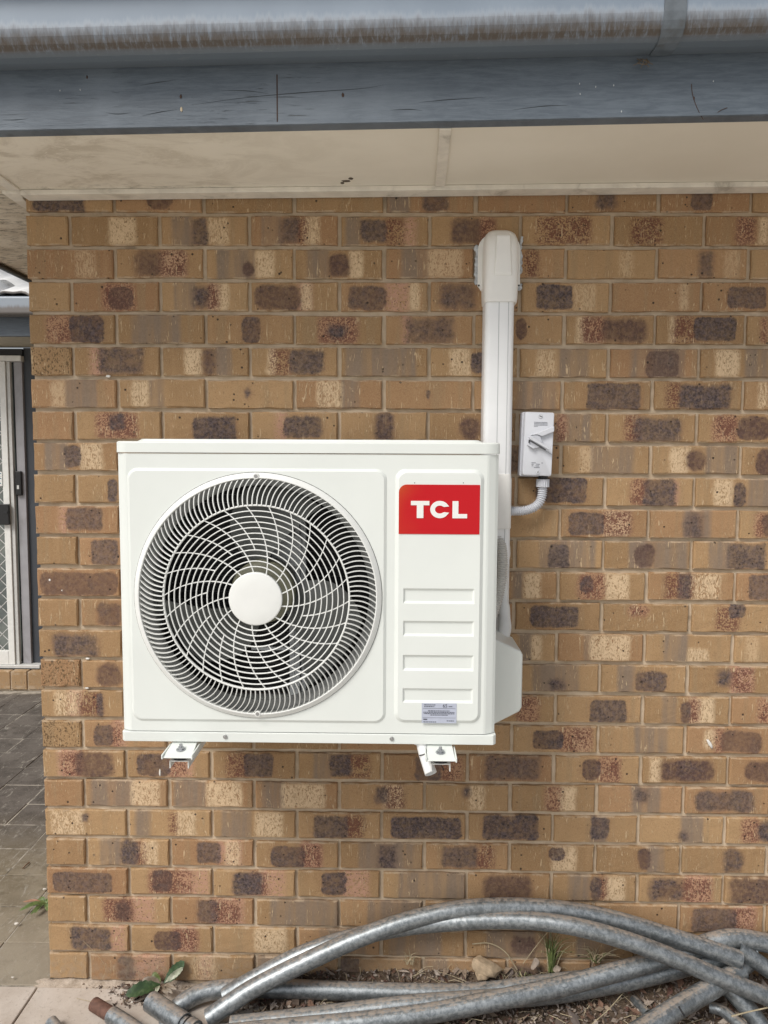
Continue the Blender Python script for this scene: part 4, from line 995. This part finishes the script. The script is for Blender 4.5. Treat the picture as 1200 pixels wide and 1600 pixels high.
# raised V shaped guard wings, round dial, lever
mk('guard_wing', sb(prism([sp2(*p) for p in ((-.022, .022), (.037, .047), (.037, .033), (.006, .020), (-.006, .024))], 'y', YS-.010, YS+.001)), M_ISO, sw_, bevel=.0015)
mk('dial', sb(disc(sp2(-.010, .006), .017, YS-.008, YS+.001, 28)), M_ISO2, sw_, bevel=.001)
lv = mk('lever', sb(prism([sp2(*p) for p in ((-.029, .017), (-.021, .0185), (.029, -.0105), (.031, -.014), (.027, -.0155), (.020, -.0125), (-.026, .0115))], 'y', YS-.018, YS-.0082)), M_ISO, sw_, bevel=.0012)
mk('lever_shadow_strip', sb(prism([sp2(*p) for p in ((-.028, .0110), (.019, -.0135), (.017, -.0155), (-.028, .0085))], 'y', YS-.0090, YS-.0005)), wear((.12, .12, .13), .05, 30, .6), lv)  # dark strip standing in for the shade below the lever
mk('lever_hook', sb(prism([sp2(*p) for p in ((-.030, .0105), (-.026, .0105), (-.026, -.001), (-.012, -.0095), (-.012, -.0125), (-.016, -.0125), (-.030, -.004))], 'y', YS-.012, YS+.001)), M_ISO, lv, bevel=.001)
mk('key_slot', sb(prism([sp2(*p) for p in ((-.0285, .0095), (-.0255, .0095), (-.0255, .002), (-.0285, .002))], 'y', YS-.0128, YS-.0121)), M_DARK, lv)
def thin(a, b, w=.0006, y=YS-.0006):
    a, b = Vector(sp2(*a)), Vector(sp2(*b)); d = (b-a).normalized(); n = Vector((-d.y, d.x))*w
    return prism([a+n, b+n, b-n, a-n], 'y', y, y+.001)
mk('cover_crease', sb(thin((.003, -.008), (.037, -.027))), wear((.40, .41, .44), .05, 30, .6), cv)
for b in (.072, -.073):
    s = mk('cover_screw', sb(disc(sp2(.0015, b), .0062, YS-.0012, YS+.001, 20)), M_ISO2, cv, bevel=.0005)
    mk('screw_slot', sb(disc(sp2(.0015, b), .0042, YS-.0016, YS-.0013, 16)), wear((.70, .71, .74), .03, 30, .4), s)
    mk('slot_mark', sb(thin((-.0015, b+.001) if b > 0 else (.0015, b-.003), (.0045, b-.0005) if b > 0 else (.002, b+.003), .0009, YS-.0022)), M_DARK, s)
ink = []
for a0, a1, b, w in ((-.014, .020, .0565, .0012), (-.014, .021, .053, .0012), (-.014, .021, .0495, .0012), (-.014, -.004, .046, .0010)):
    x = a0
    while x < a1: l = rb.uniform(.002, .004); ink.append(thin((x, b), (min(x+l, a1), b), w*.55)); x += l+.0007
for a0, a1, b in ((-.016, -.005, -.049), (-.016, -.010, -.053), (-.004, .006, -.0525), (-.015, -.011, -.057), (-.005, .004, -.057), (-.009, .006, -.061), (.010, .014, -.049)):
    x = a0
    while x < a1: l = rb.uniform(.001, .003); ink.append(thin((x, b), (min(x+l, a1), b), .0008)); x += l+.0006
mk('printed_text', sb(join(*ink)), wear((.20, .21, .24), .05, 30, .6), cv)
gl = PY(848, 757, -.03)
fx = thing('flexible_conduit', (gl.x, -.03, gl.z), 'grey corrugated flexible conduit curving from the switch box to the trunking', 'conduit')
def vcyl(x, y, r, z0, z1, n=24, flute=0):
    return loft([[(x+(r-(flute if k % 2 else 0))*math.cos(2*math.pi*k/n), y+(r-(flute if k % 2 else 0))*math.sin(2*math.pi*k/n), z) for k in range(n)] for z in (z0, z1)])
mk('gland_neck', vcyl(gl.x, -.032, .0125, 1.4485, 1.458), M_DARK, fx)
mk('gland_nut', vcyl(gl.x-.0005, -.032, .0175, 1.4275, 1.448, 36, .0016), M_ISO2, fx)
def pv(u, v, y=-.032): return PY(u, v, y)
pths = [Vector((gl.x-.0005, -.032, 1.428)), pv(846.5, 775), pv(842, 786), pv(832, 794), pv(818, 798), pv(806, 798.5), pv(790, 798.5)]
mk('corrugated_tube', corr(pths, .0116, .0056, .0016, 14), M_ISO2, fx, smooth=True)

# ------------------------------------------------------------------ bent galvanised tubes heaped at the foot of the wall
def galv_f(t):
    o = t.new('ShaderNodeNewGeometry'); p = o.outputs['Position']; nz = t.xyz(o.outputs['True Normal'])[2]
    sp = t.noise(p, 85, 4, .72, dist=.5); big = t.noise(p, 11, 5, .7)
    c = t.mix(t.ss(sp, .35, .65), (.20, .22, .232), (.37, .395, .41)); c = t.mix(t.m('MULTIPLY', t.ss(big, .50, .68), .45), c, (.14, .152, .152))
    c = t.mix(t.m('MULTIPLY', t.ss(t.noise(p, 26, 4, .7), .60, .68), .45), c, (.52, .54, .55))
    dust = t.m('MULTIPLY', t.ss(t.m('ADD', nz, t.m('MULTIPLY', t.m('SUBTRACT', t.noise(p, 90, 4, .75), .5), .9)), .82, 1.06), .8)
    c = t.mix(dust, c, (.36, .29, .23))
    rg = t.m('ADD', t.m('MULTIPLY_ADD', sp, .25, .30), t.m('MULTIPLY', dust, .4))
    return {'Base Color': c, 'Roughness': rg, 'Metallic': t.m('MULTIPLY', t.m('SUBTRACT', 1., dust), .72), 'Normal': t.bump(t.noise(p, 300, 3), .12, .0008)}
M_GALV = material('galvanised', galv_f)
TR = .0245
def gp(u, v, h): return PZ(u, v, h)
def pipe(name, label, pts, r=TR, group='galvanised tubes heaped by the wall', n=9, op=True, y=None):
    """pts: (u, v, height of the tube centre); the heap rises towards the wall"""
    P = []
    for u, v, h in pts:
        q = PZ(u, v, h)
        P.append(q)
    o = mk(name, tube(catmull(P, n), r, 20, op, .0028), M_GALV, smooth=True)
    o.modifiers.new('w', 'EDGE_SPLIT').split_angle = R_(60)
    return tag(o, label, 'metal tube', group), P
def pipe_at(name, label, pts, r=TR, n=9, op=True):
    """pts: (u, v, y)"""
    P = [PY(u, v, y) for u, v, y in pts]
    o = mk(name, tube(catmull(P, n), r, 20, op, .0028), M_GALV, smooth=True)
    o.modifiers.new('w', 'EDGE_SPLIT').split_angle = R_(60)
    return tag(o, label, 'metal tube', 'galvanised tubes heaped by the wall'), P
pipe_at('bent_tube', 'topmost arched galvanised tube leaning against the bricks, its cut end at right', [(326, 1591, -.155), (362, 1566, -.14), (402, 1541, -.125), (480, 1502, -.10), (560, 1466, -.075), (640, 1438, -.055), (720, 1421, -.042), (800, 1417, -.038), (880, 1422, -.04), (960, 1437, -.046), (1040, 1461, -.054), (1100, 1480, -.062), (1156, 1499, -.07)], .0238)
pipe_at('bent_tube', 'arched galvanised tube just under the topmost one, crossing down to the right edge', [(352, 1556, -.085), (400, 1528, -.075), (470, 1492, -.06), (540, 1468, -.05), (620, 1450, -.046), (700, 1441, -.05), (800, 1437, -.062), (890, 1446, -.085), (980, 1470, -.105), (1060, 1500, -.118), (1135, 1532, -.125), (1215, 1564, -.13), (1300, 1600, -.14)], .0232)
pipe_at('bent_tube', 'low galvanised tube lying along the ground behind, hooked round at its left end', [(258, 1606, -.14), (280, 1572, -.105), (318, 1551, -.075), (370, 1544, -.06), (450, 1545, -.056), (560, 1549, -.058), (700, 1552, -.060), (770, 1548, -.056), (840, 1539, -.048), (900, 1532, -.042), (950, 1529, -.038), (1000, 1525, -.034)], .0240)
pipe_at('bent_tube', 'long front galvanised tube curving up to the right into a bent end by the wall', [(340, 1618, -.20), (440, 1608, -.19), (540, 1599, -.178), (620, 1590, -.165), (700, 1578, -.148), (790, 1560, -.125), (870, 1543, -.100), (950, 1522, -.078), (1020, 1503, -.060), (1075, 1486, -.046), (1112, 1472, -.038), (1150, 1466, -.034), (1200, 1474, -.034), (1260, 1492, -.034)], .0248)
pipe_at('bent_tube', 'galvanised tube lying just behind the long front one, mostly hidden', [(360, 1603, -.172), (470, 1591, -.158), (560, 1580, -.145), (640, 1570, -.132), (720, 1564, -.118), (800, 1559, -.102), (880, 1551, -.078), (960, 1537, -.058), (1040, 1519, -.044), (1110, 1500, -.036), (1180, 1487, -.032)], .0240)
g_, gpts = pipe('slotted_tube', 'straight galvanised tube with two black slots and a narrowed end, lower right', [(990, 1618, .075), (1060, 1574, .088), (1110, 1545, .098), (1157, 1517, .106)], .0255)
q0, q1 = PZ(1150, 1521, .105), PZ(1182, 1498, .110)
nk = mk('narrowed_end', tube(catmull([q0, q0.lerp(q1, .12), q0.lerp(q1, .3), q0.lerp(q1, .7), q1], 6), lambda s: .0238-.0055*min(1, s*3.5), 20, True, .002), M_GALV, g_, smooth=True)
mk('rust_patch', tube([q1+(q1-q0).normalized()*.0005, q1+(q1-q0).normalized()*.0035], .0165, 16), M_RUST, nk)
for u, v in ((1139, 1527), (1065, 1580)):
    p = PZ(u, v, .106 if u > 1100 else .092); d = (CL-p).normalized(); p = p+d*.0245
    ax = (gpts[-1]-gpts[0]).normalized(); side = ax.cross(d).normalized()
    pth = [p+side*s+d*(-abs(s)*.35) for s in (-.011, -.004, .004, .011)]
    mk('slot', tube(pth, .0024, 8), M_BLK, g_)
pipe_at('bent_tube', 'galvanised tube running down to the lower right corner under the slotted one', [(1100, 1512, -.05), (1138, 1543, -.080), (1165, 1572, -.105), (1185, 1598, -.125), (1205, 1630, -.15)], .0245)
pipe('split_tube', 'thin galvanised tube with a torn open end at the lower right', [(1108, 1573, .018), (1128, 1579, .018), (1150, 1596, .016), (1185, 1625, .012)], .0145)
pipe_at('flattened_tube', 'short dark galvanised tube poking out at the right edge behind the slotted one', [(1150, 1480, -.05), (1175, 1497, -.055), (1205, 1518, -.062), (1240, 1540, -.07)], .022)
pipe('thin_tube', 'small galvanised stub half buried in the leaf litter', [(990, 1561, .0), (1004, 1576, .004), (1012, 1584, .004)], .012)
# sleeve joint at the left front
s_, sp_ = pipe('sleeved_tube', 'galvanised tube with a thick sleeve on its end, at the front beside the weed', [(240, 1568, .012), (296, 1606, .016), (340, 1640, .02), (400, 1690, .024)], .0205)
a, b = PZ(236, 1565, .012), PZ(288, 1600, .016)
slv = mk('sleeve', tube(catmull([a, a.lerp(b, .5), b], 6), .0262, 24, True, .0035), M_GALV, s_, smooth=True)
slv.modifiers.new('w', 'EDGE_SPLIT').split_angle = R_(60)
c_ = a+(b-a)*1.10
mk('sleeve_ring', tube([c_, c_+(b-a).normalized()*.006], .0242, 24), M_BLK, s_)
mk('sleeve', tube([c_+(b-a).normalized()*.0065, c_+(b-a).normalized()*.03], .0256, 24), M_GALV, s_, smooth=True).modifiers.new('w', 'EDGE_SPLIT').split_angle = R_(60)
r_, rp = pipe('rusty_ended_tube', 'galvanised tube with a rusty brown end on the concrete at lower left', [(174, 1586, .010), (205, 1606, .012), (250, 1640, .014)], .0215)
a, b = PZ(147, 1569, .009), PZ(178, 1588, .010)
M_RUST2 = wear((.135, .068, .048), .25, 70, .8, dirt=(.06, .035, .03), dirt_amt=.8, bump=.4)
mk('rusty_end', tube([a, a.lerp(b, .5), b], .0180, 16, True, .002), M_RUST2, r_, smooth=True).modifiers.new('w', 'EDGE_SPLIT').split_angle = R_(60)
pipe('thin_tube', 'tip of a galvanised tube just showing at the bottom edge left of the rusty end', [(80, 1597, .004), (92, 1612, .004), (110, 1640, .004)], .016)

# ------------------------------------------------------------------ leaf litter, stones, weeds
def litter_f(t):
    c = t.attr('tint', 'GEOMETRY')[1]; o = t.new('ShaderNodeNewGeometry').outputs['Position']
    return {'Base Color': t.mix(t.m('MULTIPLY', t.ss(t.noise(o, 200, 3), .4, .7), .3), c, (.06, .045, .035)), 'Roughness': .85, 'Specular IOR Level': .2}
M_LIT = material('litter', litter_f)
PAL = [(.125, .092, .072), (.19, .145, .12), (.26, .205, .17), (.36, .295, .245), (.10, .075, .06), (.20, .12, .085), (.44, .375, .32), (.17, .14, .125), (.30, .23, .17), (.17, .09, .07), (.33, .28, .25)]
def litter(n, area, seed, smin, smax, lift=0):
    rg = random.Random(seed); V = []; Fc = []; C = []
    while len(Fc) < n*2:
        x, y, w = area(rg)
        s = rg.uniform(smin, smax)*(.7+.6*rg.random()**3); l = s*rg.uniform(1.2, 3.2)
        E = Euler((rg.gauss(0, .55), rg.gauss(0, .55), rg.uniform(0, 6.3))).to_matrix()
        c = Vector((x, y, bed_h(x, y)+rg.uniform(0, .008)+lift)); b = len(V); cu = rg.uniform(-.35, .35)*s
        for p in ((-l, 0, 0), (0, -s, cu), (l, 0, 0), (0, s, cu), (0, 0, -cu*.5)): V.append(tuple(c+E @ Vector(p)*.5+Vector((0, 0, abs(cu)))))
        Fc += [(b, b+1, b+2, b+4), (b, b+4, b+2, b+3)]
        k = rg.choice(PAL); f = rg.uniform(.75, 1.2); C += [(k[0]*f, k[1]*f, k[2]*f, 1)]*2
    me = bpy.data.meshes.new('leaf_litter'); me.from_pydata(V, [], Fc)
    at = me.color_attributes.new('tint', 'FLOAT_COLOR', 'CORNER')
    i = 0
    for p, c in zip(me.polygons, C):
        for li in p.loop_indices: at.data[li].color = c
    me.materials.append(M_LIT)
    o = bpy.data.objects.new('leaf_litter', me); COL.objects.link(o)
    return tag(o, 'dry brown leaf litter and bark chips along the foot of the wall', 'leaf litter', kind='stuff')
def area1(rg):
    x = .46+2.0*rg.random(); y = -.36*rg.random()**1.25-.002
    if x < .62 and y > -.02: x += .2
    return x, y, 1
litter(15000, area1, 1, .0035, .009)
def area2(rg): return .5+1.9*rg.random(), -.35*rg.random()**1.2-.004, 1
litter(900, area2, 2, .012, .022, .003)
# thin crumbs along the wall base at the left and below the weed
def area3(rg):
    x = abs(rg.gauss(0, .3))*.9+.10; return min(x, 1.4), -.004-abs(rg.gauss(0, .010)), 1
lo_ = litter(500, area3, 3, .002, .006, .012)
def area4(rg): return .27+rg.gauss(0, .035), -.045+rg.gauss(0, .02), 1
litter(620, area4, 4, .003, .010, .013)
def stone(u, v, h, size, label, mat, seed, rot=0):
    p = PZ(u, v, h); p = PY(u, v, -.026) if p.y > -.026 and u > 300 else p; bm = bmesh.new(); bmesh.ops.create_icosphere(bm, subdivisions=3, radius=1); rg = Random = random.Random(seed)
    planes = [Vector((rg.gauss(0, 1), rg.gauss(0, 1), rg.gauss(0, 1))).normalized() for _ in range(13)]; ds_ = [rg.uniform(.55, .85) for _ in planes]
    for vt in bm.verts:
        q = vt.co.copy()
        for n_, d_ in zip(planes, ds_):
            k = q.dot(n_)-d_
            if k > 0: q -= n_*k
        q += q.normalized()*.035*mnoise.noise(q*4)
        q = Matrix.Rotation(rot, 3, 'Y') @ Vector((q.x*size[0], q.y*size[1], q.z*size[2]))
        vt.co = q+p
    o = mk('stone', bm, mat, smooth=True); o.modifiers.new('w', 'EDGE_SPLIT').split_angle = R_(28)
    return tag(o, label, 'stone', 'stones in the leaf litter')
M_ST = wear((.42, .32, .215), .2, 60, .9, bump=.5, bscale=200, dirt=(.25, .19, .13), dirt_amt=.6); M_ST2 = wear((.33, .27, .22), .2, 50, .9, bump=.5, bscale=200); M_ST3 = wear((.40, .285, .215), .15, 140, .95, bump=.5, bscale=250)
stone(762, 1512, .035, (.047, .030, .030), 'largest buff stone leaning at the wall behind the low tube', M_ST, 4, R_(20))
stone(752, 1522, .026, (.024, .022, .018), 'small buff chip against the largest stone', M_ST, 9)
stone(836, 1506, .032, (.011, .011, .019), 'small upright grey brown pebble right of the largest stone', M_ST2, 12, R_(25))
stone(870, 1514, .026, (.013, .010, .010), 'small grey brown pebble beside the green grass tuft', M_ST2, 15)
stone(1082, 1549, .014, (.038, .026, .020), 'flat pinkish sandstone chip under the slotted tube', M_ST3, 21)
stone(452, 1568, .0, (.011, .007, .013), 'small pale triangular chip between the two low tubes', M_ST3, 33, R_(10))
stone(1165, 1593, .004, (.010, .010, .008), 'tiny pale pebble at the lower right corner', M_ST2, 35)
for i, (u, v, s, lb) in enumerate(((26, 1443, .006, 'white pebble on the pavers below the small green weed'), (70, 1389, .006, 'pale pebble near the brick corner above the small green weed'), (20, 1527, .004, 'tiny pale pebble on the nearest tan paver'), (206, 1566, .004, 'tiny white pebble on the concrete under the big leafed weed'))):
    stone(u, v, .0, (s*1.2, s, s*.7), lb, wear((.62, .58, .52), .1, 80, .8), 50+i)
tw = PZ(40, 1352, -.004)
tag(mk('twig', tube([tw+Vector((0, -.02, 0)), tw+Vector((.003, .0, .002)), tw+Vector((.004, .02, 0))], .0022, 6), wear((.16, .09, .05), .2, 60, .8)), 'short brown twig lying on the pavers left of the brick corner', 'twig')
def straws(n, seed):
    rg = random.Random(seed); parts = []
    for _ in range(n):
        x, y, _w = area1(rg); l = rg.uniform(.02, .07); a = rg.uniform(0, 6.3); z = bed_h(x, y)+.006
        d = Vector((math.cos(a)*l, math.sin(a)*l*.6, 0)); p = Vector((x, min(y, -.006), z))
        q = p+d; q.y = min(q.y, -.006); q.z = bed_h(q.x, q.y)+rg.uniform(.004, .03); m = (p+q)/2+Vector((0, 0, rg.uniform(.0, .015)))
        parts.append(tube([p, m, q], rg.uniform(.0004, .0009), 4))
    return tag(mk('dry_straw', join(*parts), M_DRY), 'loose dry grass straws strewn over the leaf litter', 'straw', kind='stuff')
# broad leafed weed
def leaf_vf(base, tip, width, up, curl=.25, tooth=.12, n=12):
    base, tip = Vector(base), Vector(tip); d = tip-base; L = d.length; t = d.normalized(); s = t.cross(Vector(up)).normalized(); nrm = s.cross(t)
    V = []; Fc = []
    for i in range(n+1):
        q = i/n; w = width*(.10+math.sin(math.pi*min(1, q*.93+.0))**.85*(1 if q > .12 else q/.12*.9+.1)) if q < 1 else .0006
        w *= 1+(tooth if i % 2 else -tooth)*.6
        c = base+t*(L*q)+nrm*(curl*L*math.sin(math.pi*q)*.5)
        for k in (-1, -.5, 0, .5, 1):
            V.append(tuple(c+s*(w*k)+nrm*(abs(k)*w*.35+.0012*math.sin(9*q+k*3))))
    for i in range(n):
        for k in range(4): a = i*5+k; Fc.append((a, a+1, a+6, a+5))
    return V, Fc
def leaf_mat(a, b, pale):
    def f(t):
        o = t.obj(); n = t.noise(o, 80, 4, .6); bf = t.new('ShaderNodeNewGeometry').outputs['Backfacing']
        c = t.mix(t.ss(n, .35, .65), a, b); c = t.mix(t.m('MULTIPLY', t.ss(t.noise(o, 45, 4, .7), .55, .68), .5), c, pale)
        return {'Base Color': c, 'Roughness': .5, 'Normal': t.bump(n, .4, .002)}
    return material('leaf', f)
M_LF = leaf_mat((.030, .060, .024), (.052, .098, .036), (.17, .19, .12)); M_LFY = leaf_mat((.085, .115, .03), (.13, .15, .05), (.2, .2, .1)); M_LFD = leaf_mat((.16, .12, .08), (.25, .2, .15), (.33, .28, .22)); M_LFP = leaf_mat((.32, .34, .24), (.45, .46, .36), (.55, .55, .45))
wdb = PZ(253, 1544, .0)
wd = thing('broadleaf_weed', wdb, 'dark green broad leafed weed growing at the foot of the bricks', 'weed')
def at(u, v, y): return PY(u, v, y)
lf = mk('leaf', leaf_vf(at(250, 1538, -.035), at(196, 1555, -.085), .0165, (0, -.6, .8), .12), M_LF, wd, smooth=True)
mk('leaf', leaf_vf(at(252, 1537, -.03), at(222, 1532, -.035), .012, (0, -.7, .7), .1), M_LFD, wd, smooth=True)
mk('leaf', leaf_vf(at(256, 1536, -.03), at(288, 1502, -.012), .0150, (-.35, -.8, .35), -.15), M_LF, wd, smooth=True)
mk('leaf', leaf_vf(at(258, 1535, -.032), at(286, 1512, -.024), .0075, (.5, -.6, .6), -.1), M_LFP, wd, smooth=True)
mk('leaf', leaf_vf(at(251, 1536, -.03), at(239, 1520, -.014), .010, (.2, -.9, .3), .1), M_LFY, wd, smooth=True)
mk('leaf', leaf_vf(at(250, 1540, -.04), at(243, 1552, -.075), .005, (0, -.6, .8), .2), M_LFP, wd, smooth=True)
for u, v in ((270, 1552), (276, 1546), (262, 1553), (228, 1558), (215, 1565), (205, 1563)):
    mk('dead_leaf', leaf_vf(at(254, 1541, -.035), at(u, v, -.07), .005, (rb.uniform(-.5, .5), -.6, .8), .3), M_LFD, wd, smooth=True)
mk('crown', join(*[tube(catmull([wdb, wdb+Vector((rb.uniform(-.01, .01), rb.uniform(-.01, .0), .012)), wdb+Vector((rb.uniform(-.09, -.01), rb.uniform(-.05, .0), .004))], 4), .0008, 5) for _ in range(26)]), wear((.17, .115, .08), .3, 80, .9), wd)
sb_ = PZ(72, 1415, -.008)
sm = thing('small_weed', sb_, 'small light green weed between the pavers left of the brick corner', 'weed')
M_SG = leaf_mat((.10, .15, .045), (.16, .22, .075), (.28, .3, .14)); M_SGR = leaf_mat((.30, .15, .09), (.36, .2, .12), (.3, .2, .1))
for du, dv_, w in ((-42, 8, .008), (-30, 2, .006), (-36, -6, .005), (-18, 12, .006), (-8, -14, .005), (-14, -10, .006), (4, -12, .005), (-24, 14, .005), (2, 8, .006), (-30, -2, .004)):
    mk('leaf', leaf_vf(sb_+Vector((0, 0, .006)), PZ(72+du, 1415+dv_, .008), w, (0, -.2, 1), .2, .05), M_SGR if (du, dv_) == (-36, -6) else M_SG, sm, smooth=True)
# grass tufts and dry straws
M_GRS = wear((.12, .155, .05), .3, 60, .6); M_DRY = wear((.42, .35, .23), .2, 60, .8)
def tuft(u, v, h, n, ht, spread, label, mat, seed, name='grass_tuft'):
    b = PZ(u, v, h); b = PY(u, v, -.016) if b.y > -.016 else b; rg = random.Random(seed); t = thing(name, b, label, 'grass')
    parts = [[], []]
    for i in range(n):
        a = rg.uniform(0, 6.28); l = ht*rg.uniform(.5, 1); s = spread*rg.uniform(.2, 1)
        d = Vector((math.cos(a)*s, math.sin(a)*s*.5-.01, 0)); st = b+Vector((rg.uniform(-.01, .01), rg.uniform(-.008, .008), -.004))
        pth = catmull([st, st+d*.35+Vector((0, 0, l*.6)), st+d+Vector((0, 0, l*rg.uniform(.6, 1.)))], 4)
        w = rg.uniform(.0011, .0019)
        parts[0 if rg.random() < mat else 1].append(tube(pth, lambda q: w*(1.05-q), 5))
    if parts[0]: mk('blades', join(*parts[0]), M_GRS, t)
    if parts[1]: mk('dry_blades', join(*parts[1]), M_DRY, t)
    return t
tuft(862, 1514, .03, 44, .15, .075, 'green grass tuft growing against the wall behind the low tube', .75, 1)
tuft(815, 1534, .03, 14, .06, .05, 'thin green grass tuft growing over the low tube beside the largest stone', .6, 2)
tuft(930, 1500, .035, 26, .06, .11, 'dry straw coloured grass against the wall left of the crossing tubes', .12, 3)
tuft(455, 1520, .03, 10, .05, .04, 'few dry grass stems in the litter under the left end of the arched tube', .1, 4)
tuft(640, 1503, .035, 12, .05, .06, 'dry grass stems standing in the litter below the middle of the arch', .1, 5)
tuft(1010, 1585, .0, 8, .035, .05, 'dry grass stems left of the slotted tube', .3, 6)
straws(520, 8)
def straw(pts, r, label):
    return tag(mk('straw', tube(catmull([PZ(u, v, h) if PZ(u, v, h).y < -.012 else PY(u, v, -.012) for u, v, h in pts], 6), r, 5), M_DRY), label, 'straw')
straw([(738, 1475, .10), (765, 1474, .10), (790, 1488, .08), (808, 1515, .05)], .0016, 'arched dry seed stalk above the largest stone')
straw([(817, 1506, .06), (838, 1478, .11), (858, 1453, .15)], .0010, 'thin dry stalk leaning up to the arched tubes')
straw([(1143, 1588, .05), (1170, 1581, .055), (1215, 1571, .06)], .0020, 'pale straw lying across the tubes at the lower right corner')
straw([(850, 1538, .06), (880, 1520, .07)], .0018, 'short pale straw across the low tube by the grass')
straw([(812, 1518, .06), (826, 1550, .05)], .0012, 'dry stalk hanging over the low tube')
straw([(925, 1600, .01), (950, 1578, .02), (975, 1550, .035)], .0012, 'long dry stalk in the litter in front of the crossing tubes')
straw([(1100, 1560, .02), (1120, 1545, .03)], .0009, 'tiny dry stalk behind the slotted tube')
straw([(1178, 1508, .06), (1192, 1522, .05), (1205, 1531, .05)], .0009, 'thin dry stalk at the right edge beside the narrowed tube end')
straw([(480, 1584, .03), (494, 1590, .03), (503, 1600, .03)], .0013, 'dark dry twig across the long front tube')
straw([(660, 1556, .03), (690, 1562, .02)], .0010, 'pale straw under the low tube')
straw([(120, 1560, -.008), (150, 1566, -.006), (172, 1563, -.006)], .0007, 'thin straw lying on the concrete above the rusty tube end')
straw([(130, 1470, .03), (150, 1490, .03), (165, 1512, .02), (160, 1530, .0)], .0004, 'fine dry thread hanging on the lowest bricks at left')
